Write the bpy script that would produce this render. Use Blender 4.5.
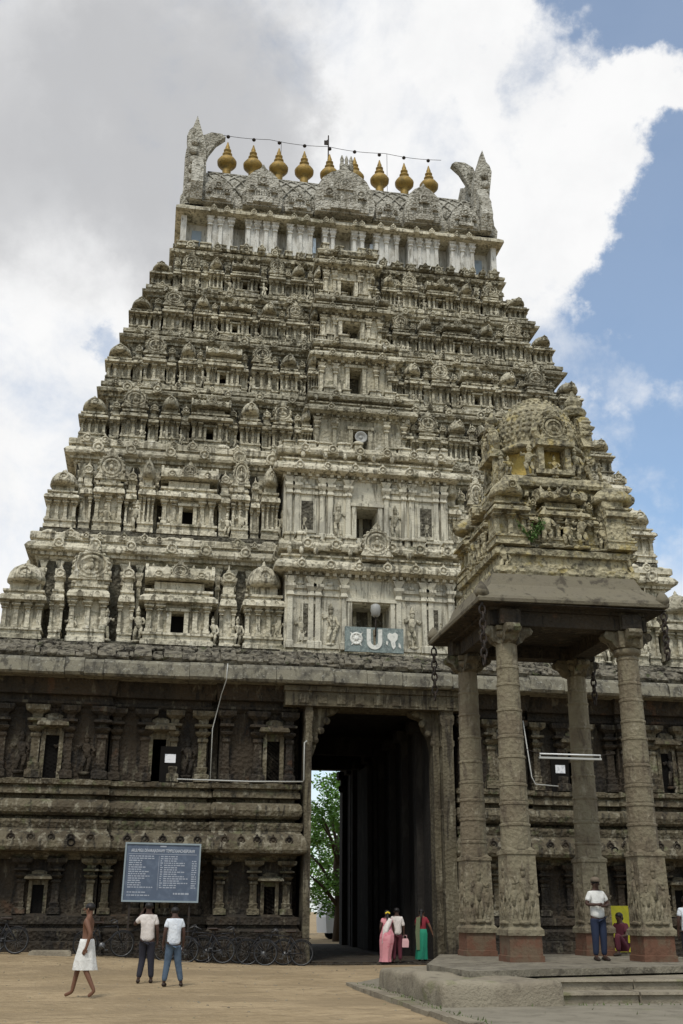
import bpy, math, random
from mathutils import Vector, Matrix
R = math.radians
for o in list(bpy.data.objects): bpy.data.objects.remove(o)
sc = bpy.context.scene
col = sc.collection

# ------------------------------------------------------------------ camera
cam = bpy.data.cameras.new('camera'); cam_o = bpy.data.objects.new('camera', cam); col.objects.link(cam_o)
YAW, PITCH, ROLL = R(9.8), R(20.3), R(0.3)
F = Vector((math.sin(YAW)*math.cos(PITCH), math.cos(YAW)*math.cos(PITCH), math.sin(PITCH)))
Rt = Vector((math.cos(YAW), -math.sin(YAW), 0)); Up = Rt.cross(F)
R2 = math.cos(ROLL)*Rt + math.sin(ROLL)*Up; U2 = -math.sin(ROLL)*Rt + math.cos(ROLL)*Up
m = Matrix((R2, U2, -F)).transposed().to_4x4(); m.translation = Vector((-7.16, -36, 1.5))
cam_o.matrix_world = m
cam.sensor_fit = 'VERTICAL'; cam.sensor_height = 24; cam.lens = 24*1080/1024
cam.clip_start = .1; cam.clip_end = 6000
sc.camera = cam_o
# ------------------------------------------------------------------ sun, sky, exposure
SUN_EL, SUN_AZ = R(56), R(205)            # azimuth clockwise from +Y: the sun stands behind the camera, to the left, behind thin cloud
sun = bpy.data.lights.new('sun', 'SUN'); sun.energy = 2.1; sun.angle = R(12); sun.color = (1, .955, .88)
so = bpy.data.objects.new('sun', sun); col.objects.link(so)
sd = Vector((math.sin(SUN_AZ)*math.cos(SUN_EL), math.cos(SUN_AZ)*math.cos(SUN_EL), math.sin(SUN_EL)))
so.rotation_euler = sd.to_track_quat('Z', 'Y').to_euler()
sc.view_settings.view_transform = 'Standard'; sc.view_settings.look = 'None'
sc.view_settings.gamma = 1; sc.view_settings.use_curve_mapping = False; sc.view_settings.exposure = 0

w = bpy.data.worlds.new('World'); sc.world = w; w.use_nodes = True
nt = w.node_tree; nt.nodes.clear()
def N(nt, t, **k):
    n = nt.nodes.new(t)
    for a, b in k.items(): setattr(n, a, b)
    return n
def L(nt, a, b): nt.links.new(a, b)
def math_n(nt, op, a, b=None, c=None, clamp=False):
    n = N(nt, 'ShaderNodeMath', operation=op, use_clamp=clamp)
    for i, v in enumerate((a, b, c)):
        if v is None: continue
        if isinstance(v, (int, float)): n.inputs[i].default_value = v
        else: L(nt, v, n.inputs[i])
    return n.outputs[0]
def noise_n(nt, vec, scale, detail=4, rough=.55, dist=0):
    n = N(nt, 'ShaderNodeTexNoise'); n.inputs['Scale'].default_value = scale
    n.inputs['Detail'].default_value = detail; n.inputs['Roughness'].default_value = rough
    n.inputs['Distortion'].default_value = dist
    L(nt, vec, n.inputs['Vector']); return n.outputs['Fac']
def mapr(nt, v, a, b, c=0, d=1):
    n = N(nt, 'ShaderNodeMapRange'); n.interpolation_type = 'SMOOTHSTEP'
    L(nt, v, n.inputs[0])
    for i, x in enumerate((a, b, c, d)): n.inputs[i+1].default_value = x
    return n.outputs[0]
def mixc(nt, f, a, b, mode='MIX'):
    n = N(nt, 'ShaderNodeMix', data_type='RGBA', blend_type=mode)
    if isinstance(f, (int, float)): n.inputs[0].default_value = f
    else: L(nt, f, n.inputs[0])
    for i, v in ((6, a), (7, b)):
        if isinstance(v, tuple): n.inputs[i].default_value = (*v, 1)
        else: L(nt, v, n.inputs[i])
    return n.outputs[2]
def pixdir(x, y):
    return (F + R2*((x-341.5)/1080) - U2*((y-512)/1080)).normalized()
tc = N(nt, 'ShaderNodeTexCoord'); D = tc.outputs['Generated']
sky = N(nt, 'ShaderNodeTexSky', sky_type='NISHITA'); sky.sun_disc = False
sky.sun_elevation = SUN_EL; sky.sun_rotation = SUN_AZ; sky.dust_density = .6; sky.ozone_density = 1.2; sky.air_density = 1
wn = N(nt, 'ShaderNodeTexNoise'); wn.inputs['Scale'].default_value = 5.5; wn.inputs['Detail'].default_value = 8; wn.inputs['Roughness'].default_value = .62; L(nt, D, wn.inputs['Vector'])
wv = N(nt, 'ShaderNodeVectorMath', operation='MULTIPLY_ADD'); L(nt, wn.outputs['Color'], wv.inputs[0]); wv.inputs[1].default_value = (.30, .30, .30); wv.inputs[2].default_value = (-.15, -.15, -.15)
wa = N(nt, 'ShaderNodeVectorMath', operation='ADD'); L(nt, D, wa.inputs[0]); L(nt, wv.outputs[0], wa.inputs[1])
wz = N(nt, 'ShaderNodeVectorMath', operation='NORMALIZE'); L(nt, wa.outputs[0], wz.inputs[0]); DW = wz.outputs[0]
def blob(px, py, rad_px, soft=.45):
    """smooth cap of the sky dome round one compass direction"""
    d = pixdir(px, py); n = N(nt, 'ShaderNodeVectorMath', operation='DOT_PRODUCT')
    L(nt, DW, n.inputs[0]); n.inputs[1].default_value = d
    a = rad_px/1080.
    return mapr(nt, n.outputs['Value'], math.cos(a*1.0), math.cos(a*soft))
n1 = noise_n(nt, D, 4.2, 10, .60, .35)
n2 = noise_n(nt, D, 12.0, 9, .64, .3)
dens = math_n(nt, 'ADD', math_n(nt, 'MULTIPLY', n1, .62), math_n(nt, 'MULTIPLY', n2, .38))
# open blue parts of the sky and the white banks between them
s = math_n(nt, 'ADD', dens, .14)
for (x, y, r, a) in [(655, 330, 170, -.28), (700, 500, 150, -.20), (555, 70, 75, -.24), (690, 10, 150, -.46), (700, 250, 110, -.24), (655, 420, 90, -.10), (90, 345, 32, -.14), (640, 215, 60, -.05), (620, 470, 45, .12), (645, 400, 40, .12), (655, 270, 30, .10),
                     (600, 140, 90, .26), (650, 120, 55, .2), (530, 260, 100, .22), (590, 380, 80, .16), (500, 60, 90, .12), (300, 60, 400, .12), (60, 450, 300, .1), (680, 560, 60, .12)]:
    s = math_n(nt, 'ADD', s, math_n(nt, 'MULTIPLY', blob(x, y, r, .1), a))
mask = mapr(nt, s, .43, .78, .20, 1)
# thick grey cloud mass in the upper left, thin bright cloud elsewhere
g = math_n(nt, 'MULTIPLY', noise_n(nt, D, 4.3, 7, .55, .4), .7)
for (x, y, r, a) in [(90, 110, 330, .36), (190, 120, 160, .16), (380, 110, 70, -.1), (30, 480, 260, -.30), (560, 130, 250, -.35), (60, 10, 60, -.05)]:
    g = math_n(nt, 'ADD', g, math_n(nt, 'MULTIPLY', blob(x, y, r, .1), a))
grey = mapr(nt, g, .36, .92)
cc = mixc(nt, grey, (1.0, 1.0, 1.0), (.56, .565, .58))
fine = mapr(nt, noise_n(nt, D, 14, 8, .6, .2), .35, .7)
cc = mixc(nt, math_n(nt, 'MULTIPLY', fine, .16), cc, (.62, .64, .67))
b1 = N(nt, 'ShaderNodeBackground'); L(nt, mixc(nt, 1.0, sky.outputs[0], (.74, 1.02, 1.12), 'MULTIPLY'), b1.inputs[0]); b1.inputs[1].default_value = .15
b2 = N(nt, 'ShaderNodeBackground'); L(nt, cc, b2.inputs[0]); b2.inputs[1].default_value = .97
mx = N(nt, 'ShaderNodeMixShader'); L(nt, mask, mx.inputs[0]); L(nt, b1.outputs[0], mx.inputs[1]); L(nt, b2.outputs[0], mx.inputs[2])
wo = N(nt, 'ShaderNodeOutputWorld'); L(nt, mx.outputs[0], wo.inputs[0])

# ------------------------------------------------------------------ materials
MATS = {}
def mat(name, base, rough=.9, patches=(), bump=(), metallic=0, spec=.3, emit=None):
    """patches: (scale, (sx,sy,sz), lo, hi, colour, amount[, seed]) noise stains laid over the base; bump: (scale, strength, kind)"""
    m = bpy.data.materials.new(name); m.use_nodes = True; nt = m.node_tree
    bs = nt.nodes['Principled BSDF']; bs.inputs['Roughness'].default_value = rough
    bs.inputs['Metallic'].default_value = metallic; bs.inputs['Specular IOR Level'].default_value = spec
    geo = N(nt, 'ShaderNodeNewGeometry'); c = base
    for k, pt in enumerate(patches):
        sc_, st, lo, hi, colr, amt = pt[:6]
        mp = N(nt, 'ShaderNodeVectorMath', operation='MULTIPLY_ADD'); L(nt, geo.outputs['Position'], mp.inputs[0])
        mp.inputs[1].default_value = st; mp.inputs[2].default_value = (k*7.3, k*3.1, k*5.7)
        f = mapr(nt, noise_n(nt, mp.outputs[0], sc_, 6, .62, .3), lo, hi, 0, amt)
        c = mixc(nt, f, c, colr)
    if isinstance(c, tuple): bs.inputs['Base Color'].default_value = (*c, 1)
    else: L(nt, c, bs.inputs['Base Color'])
    if bump:
        hsum = None
        for sc_, st, kind in bump:
            if kind == 'v':
                v = N(nt, 'ShaderNodeTexVoronoi'); v.inputs['Scale'].default_value = sc_; L(nt, geo.outputs['Position'], v.inputs['Vector']); h = v.outputs['Distance']
            else: h = noise_n(nt, geo.outputs['Position'], sc_, 5, .6)
            h = math_n(nt, 'MULTIPLY', h, st); hsum = h if hsum is None else math_n(nt, 'ADD', hsum, h)
        b = N(nt, 'ShaderNodeBump'); b.inputs['Strength'].default_value = 1; b.inputs['Distance'].default_value = 1
        L(nt, hsum, b.inputs['Height']); L(nt, b.outputs[0], bs.inputs['Normal'])
    if emit: bs.inputs['Emission Color'].default_value = (*emit, 1); bs.inputs['Emission Strength'].default_value = 1
    MATS[name] = m; return m
mat('stucco', (.61, .565, .435), .95,
    [(.8, (1, 1, 1.2), .44, .62, (.37, .335, .235), .8), (.3, (1, 1, 1.5), .48, .60, (.24, .22, .16), .65), (2.2, (2.6, 2.6, .30), .50, .62, (.15, .135, .095), .85),
     (5, (1.6, 1.6, .7), .56, .68, (.07, .064, .047), .75), (1.1, (1, 1, 2.4), .57, .67, (.13, .125, .075), .7), (4, (1, 1, .6), .60, .69, (.70, .68, .59), .5)],
    [(7, .05, 'v'), (16, .035, 'n'), (40, .01, 'n')])
mat('stucco_grey', (.54, .50, .375), .95,
    [(.8, (1, 1, 1.2), .43, .62, (.30, .27, .19), .85), (.28, (1, 1, 1.5), .46, .60, (.20, .185, .135), .7), (2.4, (2.4, 2.4, .35), .49, .62, (.095, .085, .056), .92),
     (5, (1.6, 1.6, .7), .56, .68, (.05, .046, .034), .7), (3.2, (1, 1, .7), .57, .68, (.60, .58, .49), .65)],
    [(8, .07, 'v'), (18, .035, 'n')])
mat('stucco_pale', (.58, .545, .43), .95,
    [(1.0, (1, 1, 1), .44, .62, (.36, .34, .275), .8), (2.4, (2.6, 2.6, .25), .51, .64, (.17, .155, .115), .85), (6, (1.6, 1.6, .6), .57, .68, (.08, .073, .055), .6)],
    [(5, .02, 'n'), (18, .03, 'n')])
mat('stucco_soot_shade', (.12, .11, .08), .95,  # sooty recessed wall, darkened further to paint in the shade of its depth
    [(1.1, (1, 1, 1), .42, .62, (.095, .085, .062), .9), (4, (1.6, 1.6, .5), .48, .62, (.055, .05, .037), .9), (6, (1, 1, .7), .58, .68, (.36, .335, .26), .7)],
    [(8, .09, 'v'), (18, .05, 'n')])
mat('stucco_white', (.60, .59, .54), .9,
    [(2.2, (1.5, 1.5, .35), .45, .66, (.34, .32, .27), .85), (6, (1.8, 1.8, .4), .54, .68, (.13, .12, .095), .75)],
    [(12, .03, 'n'), (40, .01, 'n')])
mat('roof_plaster', (.47, .45, .38), .95,
    [(1.1, (1, 1, 1), .42, .62, (.31, .29, .235), .85), (2.6, (1.5, 1.5, .7), .49, .63, (.15, .138, .10), .85), (6, (1, 1, 1), .55, .66, (.07, .064, .048), .7), (4, (1, 1, .7), .58, .68, (.62, .60, .53), .6)],
    [(9, .09, 'v'), (20, .045, 'n')])
mat('wash_blue', (.34, .42, .50), .9, [(3, (1, 1, .5), .45, .62, (.22, .24, .25), .8)])
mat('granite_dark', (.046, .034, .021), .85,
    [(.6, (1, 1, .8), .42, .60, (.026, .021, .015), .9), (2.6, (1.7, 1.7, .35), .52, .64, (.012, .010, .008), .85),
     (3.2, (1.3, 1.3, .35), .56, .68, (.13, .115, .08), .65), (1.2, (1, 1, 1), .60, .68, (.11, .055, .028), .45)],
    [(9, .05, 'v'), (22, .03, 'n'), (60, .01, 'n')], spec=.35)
mat('granite_mid', (.13, .110, .070), .85,
    [(.9, (1, 1, 1), .42, .62, (.068, .053, .033), .9), (3.0, (1.7, 1.7, .4), .5, .64, (.026, .023, .017), .85), (3.5, (1.2, 1.2, .5), .53, .66, (.27, .245, .18), .75),
     (2, (1, 1, 1), .56, .68, (.12, .14, .06), .45)],
    [(9, .05, 'v'), (22, .03, 'n')])
mat('gate_frame_stone', (.115, .098, .062), .85, [(.9, (1, 1, 1), .42, .62, (.055, .044, .028), .9), (2.6, (2.2, 2.2, .25), .5, .64, (.025, .02, .014), .85), (3, (1.6, 1.6, .35), .55, .68, (.24, .215, .15), .7)], [(9, .03, 'v'), (22, .03, 'n')])
mat('granite_pale', (.215, .198, .145), .88,
    [(1.5, (1, 1, 1), .42, .62, (.13, .12, .093), .9), (3.2, (1.4, 1.4, .7), .49, .64, (.055, .05, .04), .85), (9, (1, 1, 1), .55, .7, (.38, .37, .31), .6)],
    [(6, .03, 'n'), (25, .02, 'n'), (60, .01, 'n')])
mat('rubble', (.20, .18, .135), .95, [(3, (1, 1, 1.5), .45, .6, (.05, .044, .034), .9), (8, (1, 1, 1), .55, .68, (.30, .28, .22), .7), (2, (1, 1, 1), .58, .68, (.10, .12, .045), .6)],
    [(6, .14, 'v'), (20, .06, 'n')])
mat('pillar_stone', (.205, .177, .115), .85,
    [(1.2, (1, 1, 1), .42, .62, (.145, .115, .075), .85), (4, (1.5, 1.5, .4), .52, .66, (.085, .065, .045), .75), (6, (1, 1, .5), .56, .7, (.33, .29, .21), .6)],
    [(10, .025, 'v'), (25, .025, 'n'), (70, .008, 'n')])
mat('pavilion_plaster', (.44, .39, .25), .92,
    [(1.3, (1, 1, 1), .42, .60, (.30, .27, .18), .85), (3.2, (1.3, 1.3, .6), .47, .62, (.14, .125, .085), .85), (8, (1, 1, .8), .53, .66, (.07, .062, .045), .75),
     (2.1, (1, 1, 1), .56, .66, (.42, .33, .11), .6), (5, (1, 1, 1), .6, .7, (.16, .17, .07), .5)],
    [(9, .07, 'v'), (22, .04, 'n')])
mat('yellow_wash', (.50, .38, .12), .92, [(3, (1.3, 1.3, .6), .48, .64, (.28, .22, .10), .8), (8, (1, 1, .6), .54, .66, (.09, .08, .05), .75)], [(14, .03, 'n')])
mat('eave_stone', (.165, .145, .10), .9, [(1.2, (1, 1, 1), .42, .6, (.16, .14, .10), .85), (2.1, (1, 1, 1), .54, .64, (.06, .05, .036), .85), (7, (1, 1, 1), .55, .68, (.10, .09, .065), .6)], [(7, .02, 'n'), (25, .015, 'n')])
mat('red_wash', (.135, .066, .040), .9, [(2.2, (1, 1, 1), .45, .6, (.13, .095, .06), .85), (6, (1, 1, .6), .52, .66, (.10, .05, .03), .7)], [(14, .02, 'n')])
mat('void_shade', (.012, .011, .01), 1, spec=.05)  # near-black colour standing in for the shade inside openings
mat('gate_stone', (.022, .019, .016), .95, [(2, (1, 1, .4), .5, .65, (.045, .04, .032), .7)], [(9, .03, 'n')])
mat('gold', (.31, .20, .045), .6, [(4, (1, 1, 1), .45, .65, (.17, .12, .035), .85), (9, (1, 1, 1), .58, .68, (.10, .075, .03), .7)], [(9, .02, 'n')], metallic=.35, spec=.5)
mat('rusty_iron', (.035, .030, .026), .75, [(12, (1, 1, 1), .45, .6, (.06, .04, .028), .6)], metallic=.4)
mat('white_pipe', (.42, .42, .39), .6)
mat('paper', (.75, .76, .78), .8, [(9, (1, 1, 1), .5, .6, (.45, .47, .5), .6)])
mat('board_blue', (.085, .11, .155), .6, [(5, (1, 1, 1), .45, .65, (.13, .165, .22), .6)])
mat('board_frame', (.25, .30, .32), .6)
mat('board_text', (.50, .53, .57), .7)
mat('board_text_dim', (.34, .37, .42), .7)
mat('sign_teal', (.20, .245, .23), .7, [(6, (1, 1, 1), .42, .60, (.12, .15, .145), .9), (14, (1, 1, 1), .5, .62, (.32, .35, .33), .6)])
mat('sign_white', (.68, .68, .62), .8, [(9, (1, 1, 1), .5, .65, (.45, .46, .42), .7)])
mat('tube_white', (.85, .85, .83), .4)
mat('skin', (.15, .072, .042), .55); mat('skin_dark', (.062, .032, .022), .55)
mat('hair', (.012, .010, .009), .5)
mat('white_cotton', (.70, .69, .65), .9, [(6, (1, 1, 1), .45, .6, (.56, .55, .51), .6)], [(9, .028, 'n'), (30, .006, 'n')])
mat('cream_cloth', (.66, .60, .55), .9, [(7, (1, 1, 1), .45, .6, (.50, .45, .41), .6)], [(9, .028, 'n'), (30, .006, 'n')])
mat('white_shirt', (.68, .71, .74), .9, [(7, (1, 1, 1), .45, .6, (.50, .54, .59), .6)], [(9, .028, 'n'), (30, .006, 'n')])
mat('dark_trousers', (.022, .022, .03), .9); mat('navy_trousers', (.02, .028, .055), .9); mat('jeans', (.075, .11, .155), .9, [(8, (1, 1, 1), .45, .6, (.05, .075, .11), .7)])
mat('pink_cloth', (.62, .27, .29), .85, [(5, (1, 1, 2), .48, .6, (.50, .13, .17), .7)]); mat('dark_red', (.20, .02, .03), .85); mat('maroon', (.09, .02, .03), .85)
mat('green_cloth', (.015, .19, .11), .8, [(6, (1, 1, .3), .45, .62, (.01, .12, .075), .8)]); mat('olive_scarf', (.13, .15, .08), .85); mat('yellow_flower', (.75, .56, .05), .8)
mat('pink_bag', (.60, .36, .36), .6); mat('cap_cloth', (.16, .125, .09), .9); mat('leather', (.03, .018, .012), .6)
mat('rubber', (.012, .012, .012), .8); mat('chrome', (.12, .12, .12), .4, metallic=.6); mat('frame_black', (.015, .015, .017), .45); mat('frame_green', (.012, .03, .022), .45)
mat('yellow_board', (.55, .50, .03), .7, [(6, (1, 1, 1), .45, .6, (.42, .40, .04), .6)])
mat('leaf', (.12, .25, .03), .6, [(1.2, (1, 1, 1), .42, .6, (.17, .38, .05), .8), (5, (1, 1, 1), .5, .65, (.035, .075, .015), .8)])
mat('leaf_dull', (.06, .115, .025), .7); mat('leaf_pale', (.10, .135, .045), .7); mat('bark', (.09, .065, .045), .95)
mat('van_white', (.55, .56, .57), .4); mat('window_glass', (.02, .025, .03), .1, spec=.6)
mat('dim_lamp', (.30, .30, .28), .5)
def ground_mat():
    m = mat('sand', (.375, .285, .172), .97,
        [(.35, (1, 1, 1), .40, .62, (.295, .222, .13), .9), (2.2, (1, 2.2, 1), .50, .62, (.225, .17, .10), .75), (9, (1, 1, 1), .55, .68, (.45, .355, .235), .5),
         (.16, (1, 1.6, 1), .50, .62, (.25, .19, .115), .75), (1.1, (.6, 1.6, 1), .52, .66, (.24, .18, .108), .5)],
        [(2.5, .05, 'n'), (7, .03, 'v'), (24, .02, 'n'), (90, .006, 'n')], spec=.1)
    return m
ground_mat()
mat('paving', (.225, .20, .15), .95, [(.9, (1, 1, 1), .42, .62, (.17, .15, .11), .85), (3, (1, 1, 1), .52, .66, (.12, .105, .075), .6), (.6, (1, 1, 1), .58, .68, (.12, .14, .045), .55)],
    [(5, .02, 'n'), (26, .012, 'n')])
mat('slab_stone', (.22, .195, .145), .92, [(1, (1, 1, 1), .42, .62, (.15, .13, .095), .85), (4, (1, 1, 1), .50, .64, (.07, .06, .045), .8), (7, (1, 1, 1), .56, .68, (.30, .27, .20), .6)], [(6, .05, 'n'), (24, .02, 'n')])
mat('step_stone', (.27, .235, .17), .92, [(1, (1, 1, 1), .42, .62, (.19, .16, .115), .85), (4, (1, 1, 1), .52, .66, (.13, .11, .08), .7), (1.2, (1, 1, 1), .58, .66, (.14, .15, .055), .5)],
    [(6, .03, 'n'), (24, .02, 'n')])

# ------------------------------------------------------------------ mesh builder
rnd = random.Random(7)
class MB:
    def __init__(s): s.v = []; s.f = []; s.mi = []; s.m = 0; s.sm = []; s.smooth = False
    def add(s, vs, fs, smooth=None):
        o = len(s.v); s.v += [tuple(p) for p in vs]
        for f in fs: s.f.append(tuple(i+o for i in f)); s.mi.append(s.m); s.sm.append(s.smooth if smooth is None else smooth)
    def box(s, x0, x1, y0, y1, z0, z1):
        s.add([(x, y, z) for z in (z0, z1) for y in (y0, y1) for x in (x0, x1)],
              [(0, 2, 3, 1), (4, 5, 7, 6), (0, 1, 5, 4), (2, 6, 7, 3), (0, 4, 6, 2), (1, 3, 7, 5)])
    def loft(s, rings):
        """rings: (z, x0, x1, y0, y1) rectangles joined upward, capped"""
        vs = []; fs = []
        for (z, x0, x1, y0, y1) in rings: vs += [(x0, y0, z), (x1, y0, z), (x1, y1, z), (x0, y1, z)]
        n = len(rings)
        for i in range(n-1):
            for k in range(4): a = i*4+k; b = i*4+(k+1) % 4; fs.append((a, b, b+4, a+4))
        fs.append((3, 2, 1, 0)); fs.append(tuple(4*(n-1)+k for k in range(4)))
        s.add(vs, fs)
    def prof(s, x0, x1, yb, prof, yback=None):
        """wall moulding block: prof = (z, protrusion) from plane yb; protrudes at both ends too (relative)"""
        yk = yb+.6 if yback is None else yback
        p0 = min(p for z, p in prof)
        s.loft([(z, x0-(p-p0)*.4, x1+(p-p0)*.4, yb-p, yk) for z, p in prof])
    def lathe(s, c, prof, seg=12, axis='z', sx=1, sy=1, smooth=True, a0=0):
        vs = []; fs = []
        for (r, t) in prof:
            for k in range(seg):
                a = a0+2*math.pi*k/seg; u = r*math.cos(a)*sx; v = r*math.sin(a)*sy
                vs.append((c[0]+u, c[1]+v, c[2]+t) if axis == 'z' else ((c[0]+u, c[1]-t, c[2]+v) if axis == 'y' else (c[0]+t, c[1]+u, c[2]+v)))
        n = len(prof)
        for i in range(n-1):
            for k in range(seg):
                a = i*seg+k; b = i*seg+(k+1) % seg; fs.append((a, b, b+seg, a+seg))
        fs.append(tuple(range(seg))[::-1]); fs.append(tuple((n-1)*seg+k for k in range(seg)))
        s.add(vs, fs, smooth)
    def tube(s, pts, r, seg=8, closed=False):
        pts = [Vector(p) for p in pts]; n = len(pts); vs = []; fs = []
        rr = r if isinstance(r, (list, tuple)) else [r]*n
        prev = None
        for i, p in enumerate(pts):
            if closed: t = (pts[(i+1) % n]-pts[i-1])
            else: t = (pts[min(i+1, n-1)]-pts[max(i-1, 0)])
            t.normalize()
            if prev is None:
                up = Vector((0, 0, 1)) if abs(t.z) < .9 else Vector((1, 0, 0)); u = t.cross(up).normalized()
            else: u = (prev-t*prev.dot(t)).normalized()
            prev = u; v = t.cross(u)
            for k in range(seg):
                a = 2*math.pi*k/seg; vs.append(p+(u*math.cos(a)+v*math.sin(a))*rr[i])
        m_ = n if closed else n-1
        for i in range(m_):
            for k in range(seg):
                a = i*seg+k; b = i*seg+(k+1) % seg; c = ((i+1) % n)*seg+(k+1) % seg; d = ((i+1) % n)*seg+k
                fs.append((a, b, c, d))
        if not closed: fs.append(tuple(range(seg))[::-1]); fs.append(tuple((n-1)*seg+k for k in range(seg)))
        s.add(vs, fs, True)
    def prism(s, poly, t0, t1, axis='y'):
        """extrude a 2D polygon; axis y: poly in (x,z); axis x: poly in (y,z); axis z: poly in (x,y)"""
        n = len(poly)
        def P(a, b, t): return (a, t, b) if axis == 'y' else ((t, a, b) if axis == 'x' else (a, b, t))
        vs = [P(a, b, t0) for a, b in poly]+[P(a, b, t1) for a, b in poly]
        fs = [(i, (i+1) % n, (i+1) % n+n, i+n) for i in range(n)]+[tuple(range(n))[::-1], tuple(range(n, 2*n))]
        s.add(vs, fs)
    def ell(s, c, rx, ry, rz, seg=10, rings=6):
        prof = [(max(math.sin(math.pi*i/rings), .02), -math.cos(math.pi*i/rings)*rz) for i in range(rings+1)]
        s.lathe(c, [(p, t) for p, t in prof], seg, 'z', rx, ry)
def obj(name, mb, mats, parent=None, label=None, loc=None):
    me = bpy.data.meshes.new(name)
    me.from_pydata(mb.v, [], mb.f)
    if isinstance(mats, str): mats = [mats]
    for k in mats: me.materials.append(MATS[k])
    me.polygons.foreach_set('material_index', mb.mi); me.polygons.foreach_set('use_smooth', mb.sm)
    me.update()
    import bmesh
    bm = bmesh.new(); bm.from_mesh(me); bmesh.ops.recalc_face_normals(bm, faces=bm.faces); bm.to_mesh(me); bm.free()
    o = bpy.data.objects.new(name, me); col.objects.link(o)
    if parent: o.parent = parent
    if label: o['label'] = label
    if loc: o.location = loc
    return o
def tag(o, label, cat, group=None, kind=None):
    if label: o['label'] = label
    if cat: o['category'] = cat
    if group: o['group'] = group
    if kind: o['kind'] = kind
    return o
def empty(name, loc=(0, 0, 0), rz=0):
    o = bpy.data.objects.new(name, None); col.objects.link(o); o.location = loc; o.rotation_euler = (0, 0, rz); o.empty_display_size = .3; return o
def part_copy(src, parent, loc, sca=(1, 1, 1), rz=0):
    c = src.copy(); col.objects.link(c); c.parent = parent; c.location = loc; c.scale = sca; c.rotation_euler = (0, 0, rz); return c
def copy_tree(o, parent=None):
    c = o.copy(); col.objects.link(c)
    if parent is not None: c.parent = parent
    for ch in list(o.children): copy_tree(ch, c)
    return c
def sm(t): t = max(0, min(1, t)); return t*t*(3-2*t)
def gz(x, y): return .36*sm((-2.5-x)/9)*sm((y+8)/7) if y < 3 else .36*sm((-2.5-x)/9)*sm((y+8)/7)

# ------------------------------------------------------------------ ground
g = MB()
xs = [-1500, -300, -80, -40]+[-24+i*.8 for i in range(61)]+[40, 80, 300, 1500]
ys = [-300, -80, -50]+[-38+i*.8 for i in range(48)]+[3, 20, 40, 80, 300, 2500]
r2 = random.Random(3)
vs = []
for y in ys:
    for x in xs:
        z = gz(x, y)+(r2.uniform(-.012, .012) if abs(x) < 30 and -37 < y < 0 else 0)
        vs.append((x, y, z))
nx = len(xs)
g.smooth = True
g.add(vs, [(j*nx+i, j*nx+i+1, (j+1)*nx+i+1, (j+1)*nx+i) for j in range(len(ys)-1) for i in range(nx-1)])
tag(obj('ground', g, 'sand'), None, None, kind='structure')

# ------------------------------------------------------------------ gateway tower
CX = .15; MIDY = 9.0
tower = empty('gateway_tower', (0, 0, 0))
tag(tower, 'tall weathered stucco temple tower over a dark granite gateway, seven carved storeys and golden finials', 'temple tower')

def pilaster(mb, x, yf, z0, z1, w=.2, d=.12, cap=True):
    h = z1-z0
    mb.loft([(z0, x-w*.7, x+w*.7, yf-d*1.5, yf+.02), (z0+h*.09, x-w*.7, x+w*.7, yf-d*1.5, yf+.02), (z0+h*.11, x-w*.5, x+w*.5, yf-d, yf+.02),
             (z0+h*.72, x-w*.45, x+w*.45, yf-d*.9, yf+.02), (z0+h*.74, x-w*.72, x+w*.72, yf-d*1.5, yf+.02), (z0+h*.80, x-w*.5, x+w*.5, yf-d, yf+.02),
             (z0+h*.86, x-w*.95, x+w*.95, yf-d*1.9, yf+.02), (z0+h*.90, x-w*.95, x+w*.95, yf-d*1.9, yf+.02), (z0+h*.91, x-w*.5, x+w*.5, yf-d*1.1, yf+.02), (z1, x-w*1.1, x+w*1.1, yf-d*1.8, yf+.02)])
def kudu(mb, x, y, z, r, t=.12, seg=16):
    """horseshoe arch disc facing -Y, with a ring, a sunk centre and a finial"""
    if r > .3:
        mb.lathe((x, y, z), [(r*.94, -.03), (r*.96, t*.7), (r*.86, t), (r*.78, t*.95), (r*.74, t*.62), (r*.70, t*.62), (r*.66, t*.95), (r*.5, t*1.05), (r*.46, t*.75), (r*.05, t*.8)], seg, 'y')
        n = 15
        for k in range(n):
            a = -.9+(math.pi+1.8)*k/(n-1); q_ = r*(.13 if k != n//2 else .2)
            mb.ell((x+math.cos(a)*r*.93, y-t*.55, z+math.sin(a)*r*.93), q_, t*.55, q_, 6, 4)
        mb.ell((x, y-t*.8, z-r*.05), r*.16, t*.6, r*.26, 8, 5); mb.ell((x, y-t*.85, z+r*.27), r*.11, t*.5, r*.12, 7, 4)
        for sx in (-1, 1): mb.ell((x+sx*r*.3, y-t*.7, z-r*.2), r*.12, t*.5, r*.2, 6, 4)
    else: mb.lathe((x, y, z), [(r, -.03), (r, t), (r*.86, t*1.25), (r*.72, t*1.15), (r*.66, t*.55), (r*.42, t*.55), (r*.34, t*1.1), (r*.1, t*1.2)], seg, 'y')
    mb.prism([(x-r*1.15, z-r*.95), (x+r*1.15, z-r*.95), (x+r*.8, z-r*.35), (x-r*.8, z-r*.35)], y-t*.9, y+.02)
    mb.prism([(x-r*.22, z+r*.9), (x+r*.22, z+r*.9), (x+r*.3, z+r*1.12), (x, z+r*1.5), (x-r*.3, z+r*1.12)], y-t*.9, y+.02)
def opening(mb, x0, x1, z0, z1, yf, yb, ox0, ox1, oz0, oz1):
    mb.box(x0, ox0, yf, yb, z0, z1); mb.box(ox1, x1, yf, yb, z0, z1)
    mb.box(ox0+.001, ox1-.001, yf+.004, yb, z0, oz0); mb.box(ox0+.001, ox1-.001, yf+.004, yb, oz1, z1)
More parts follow.
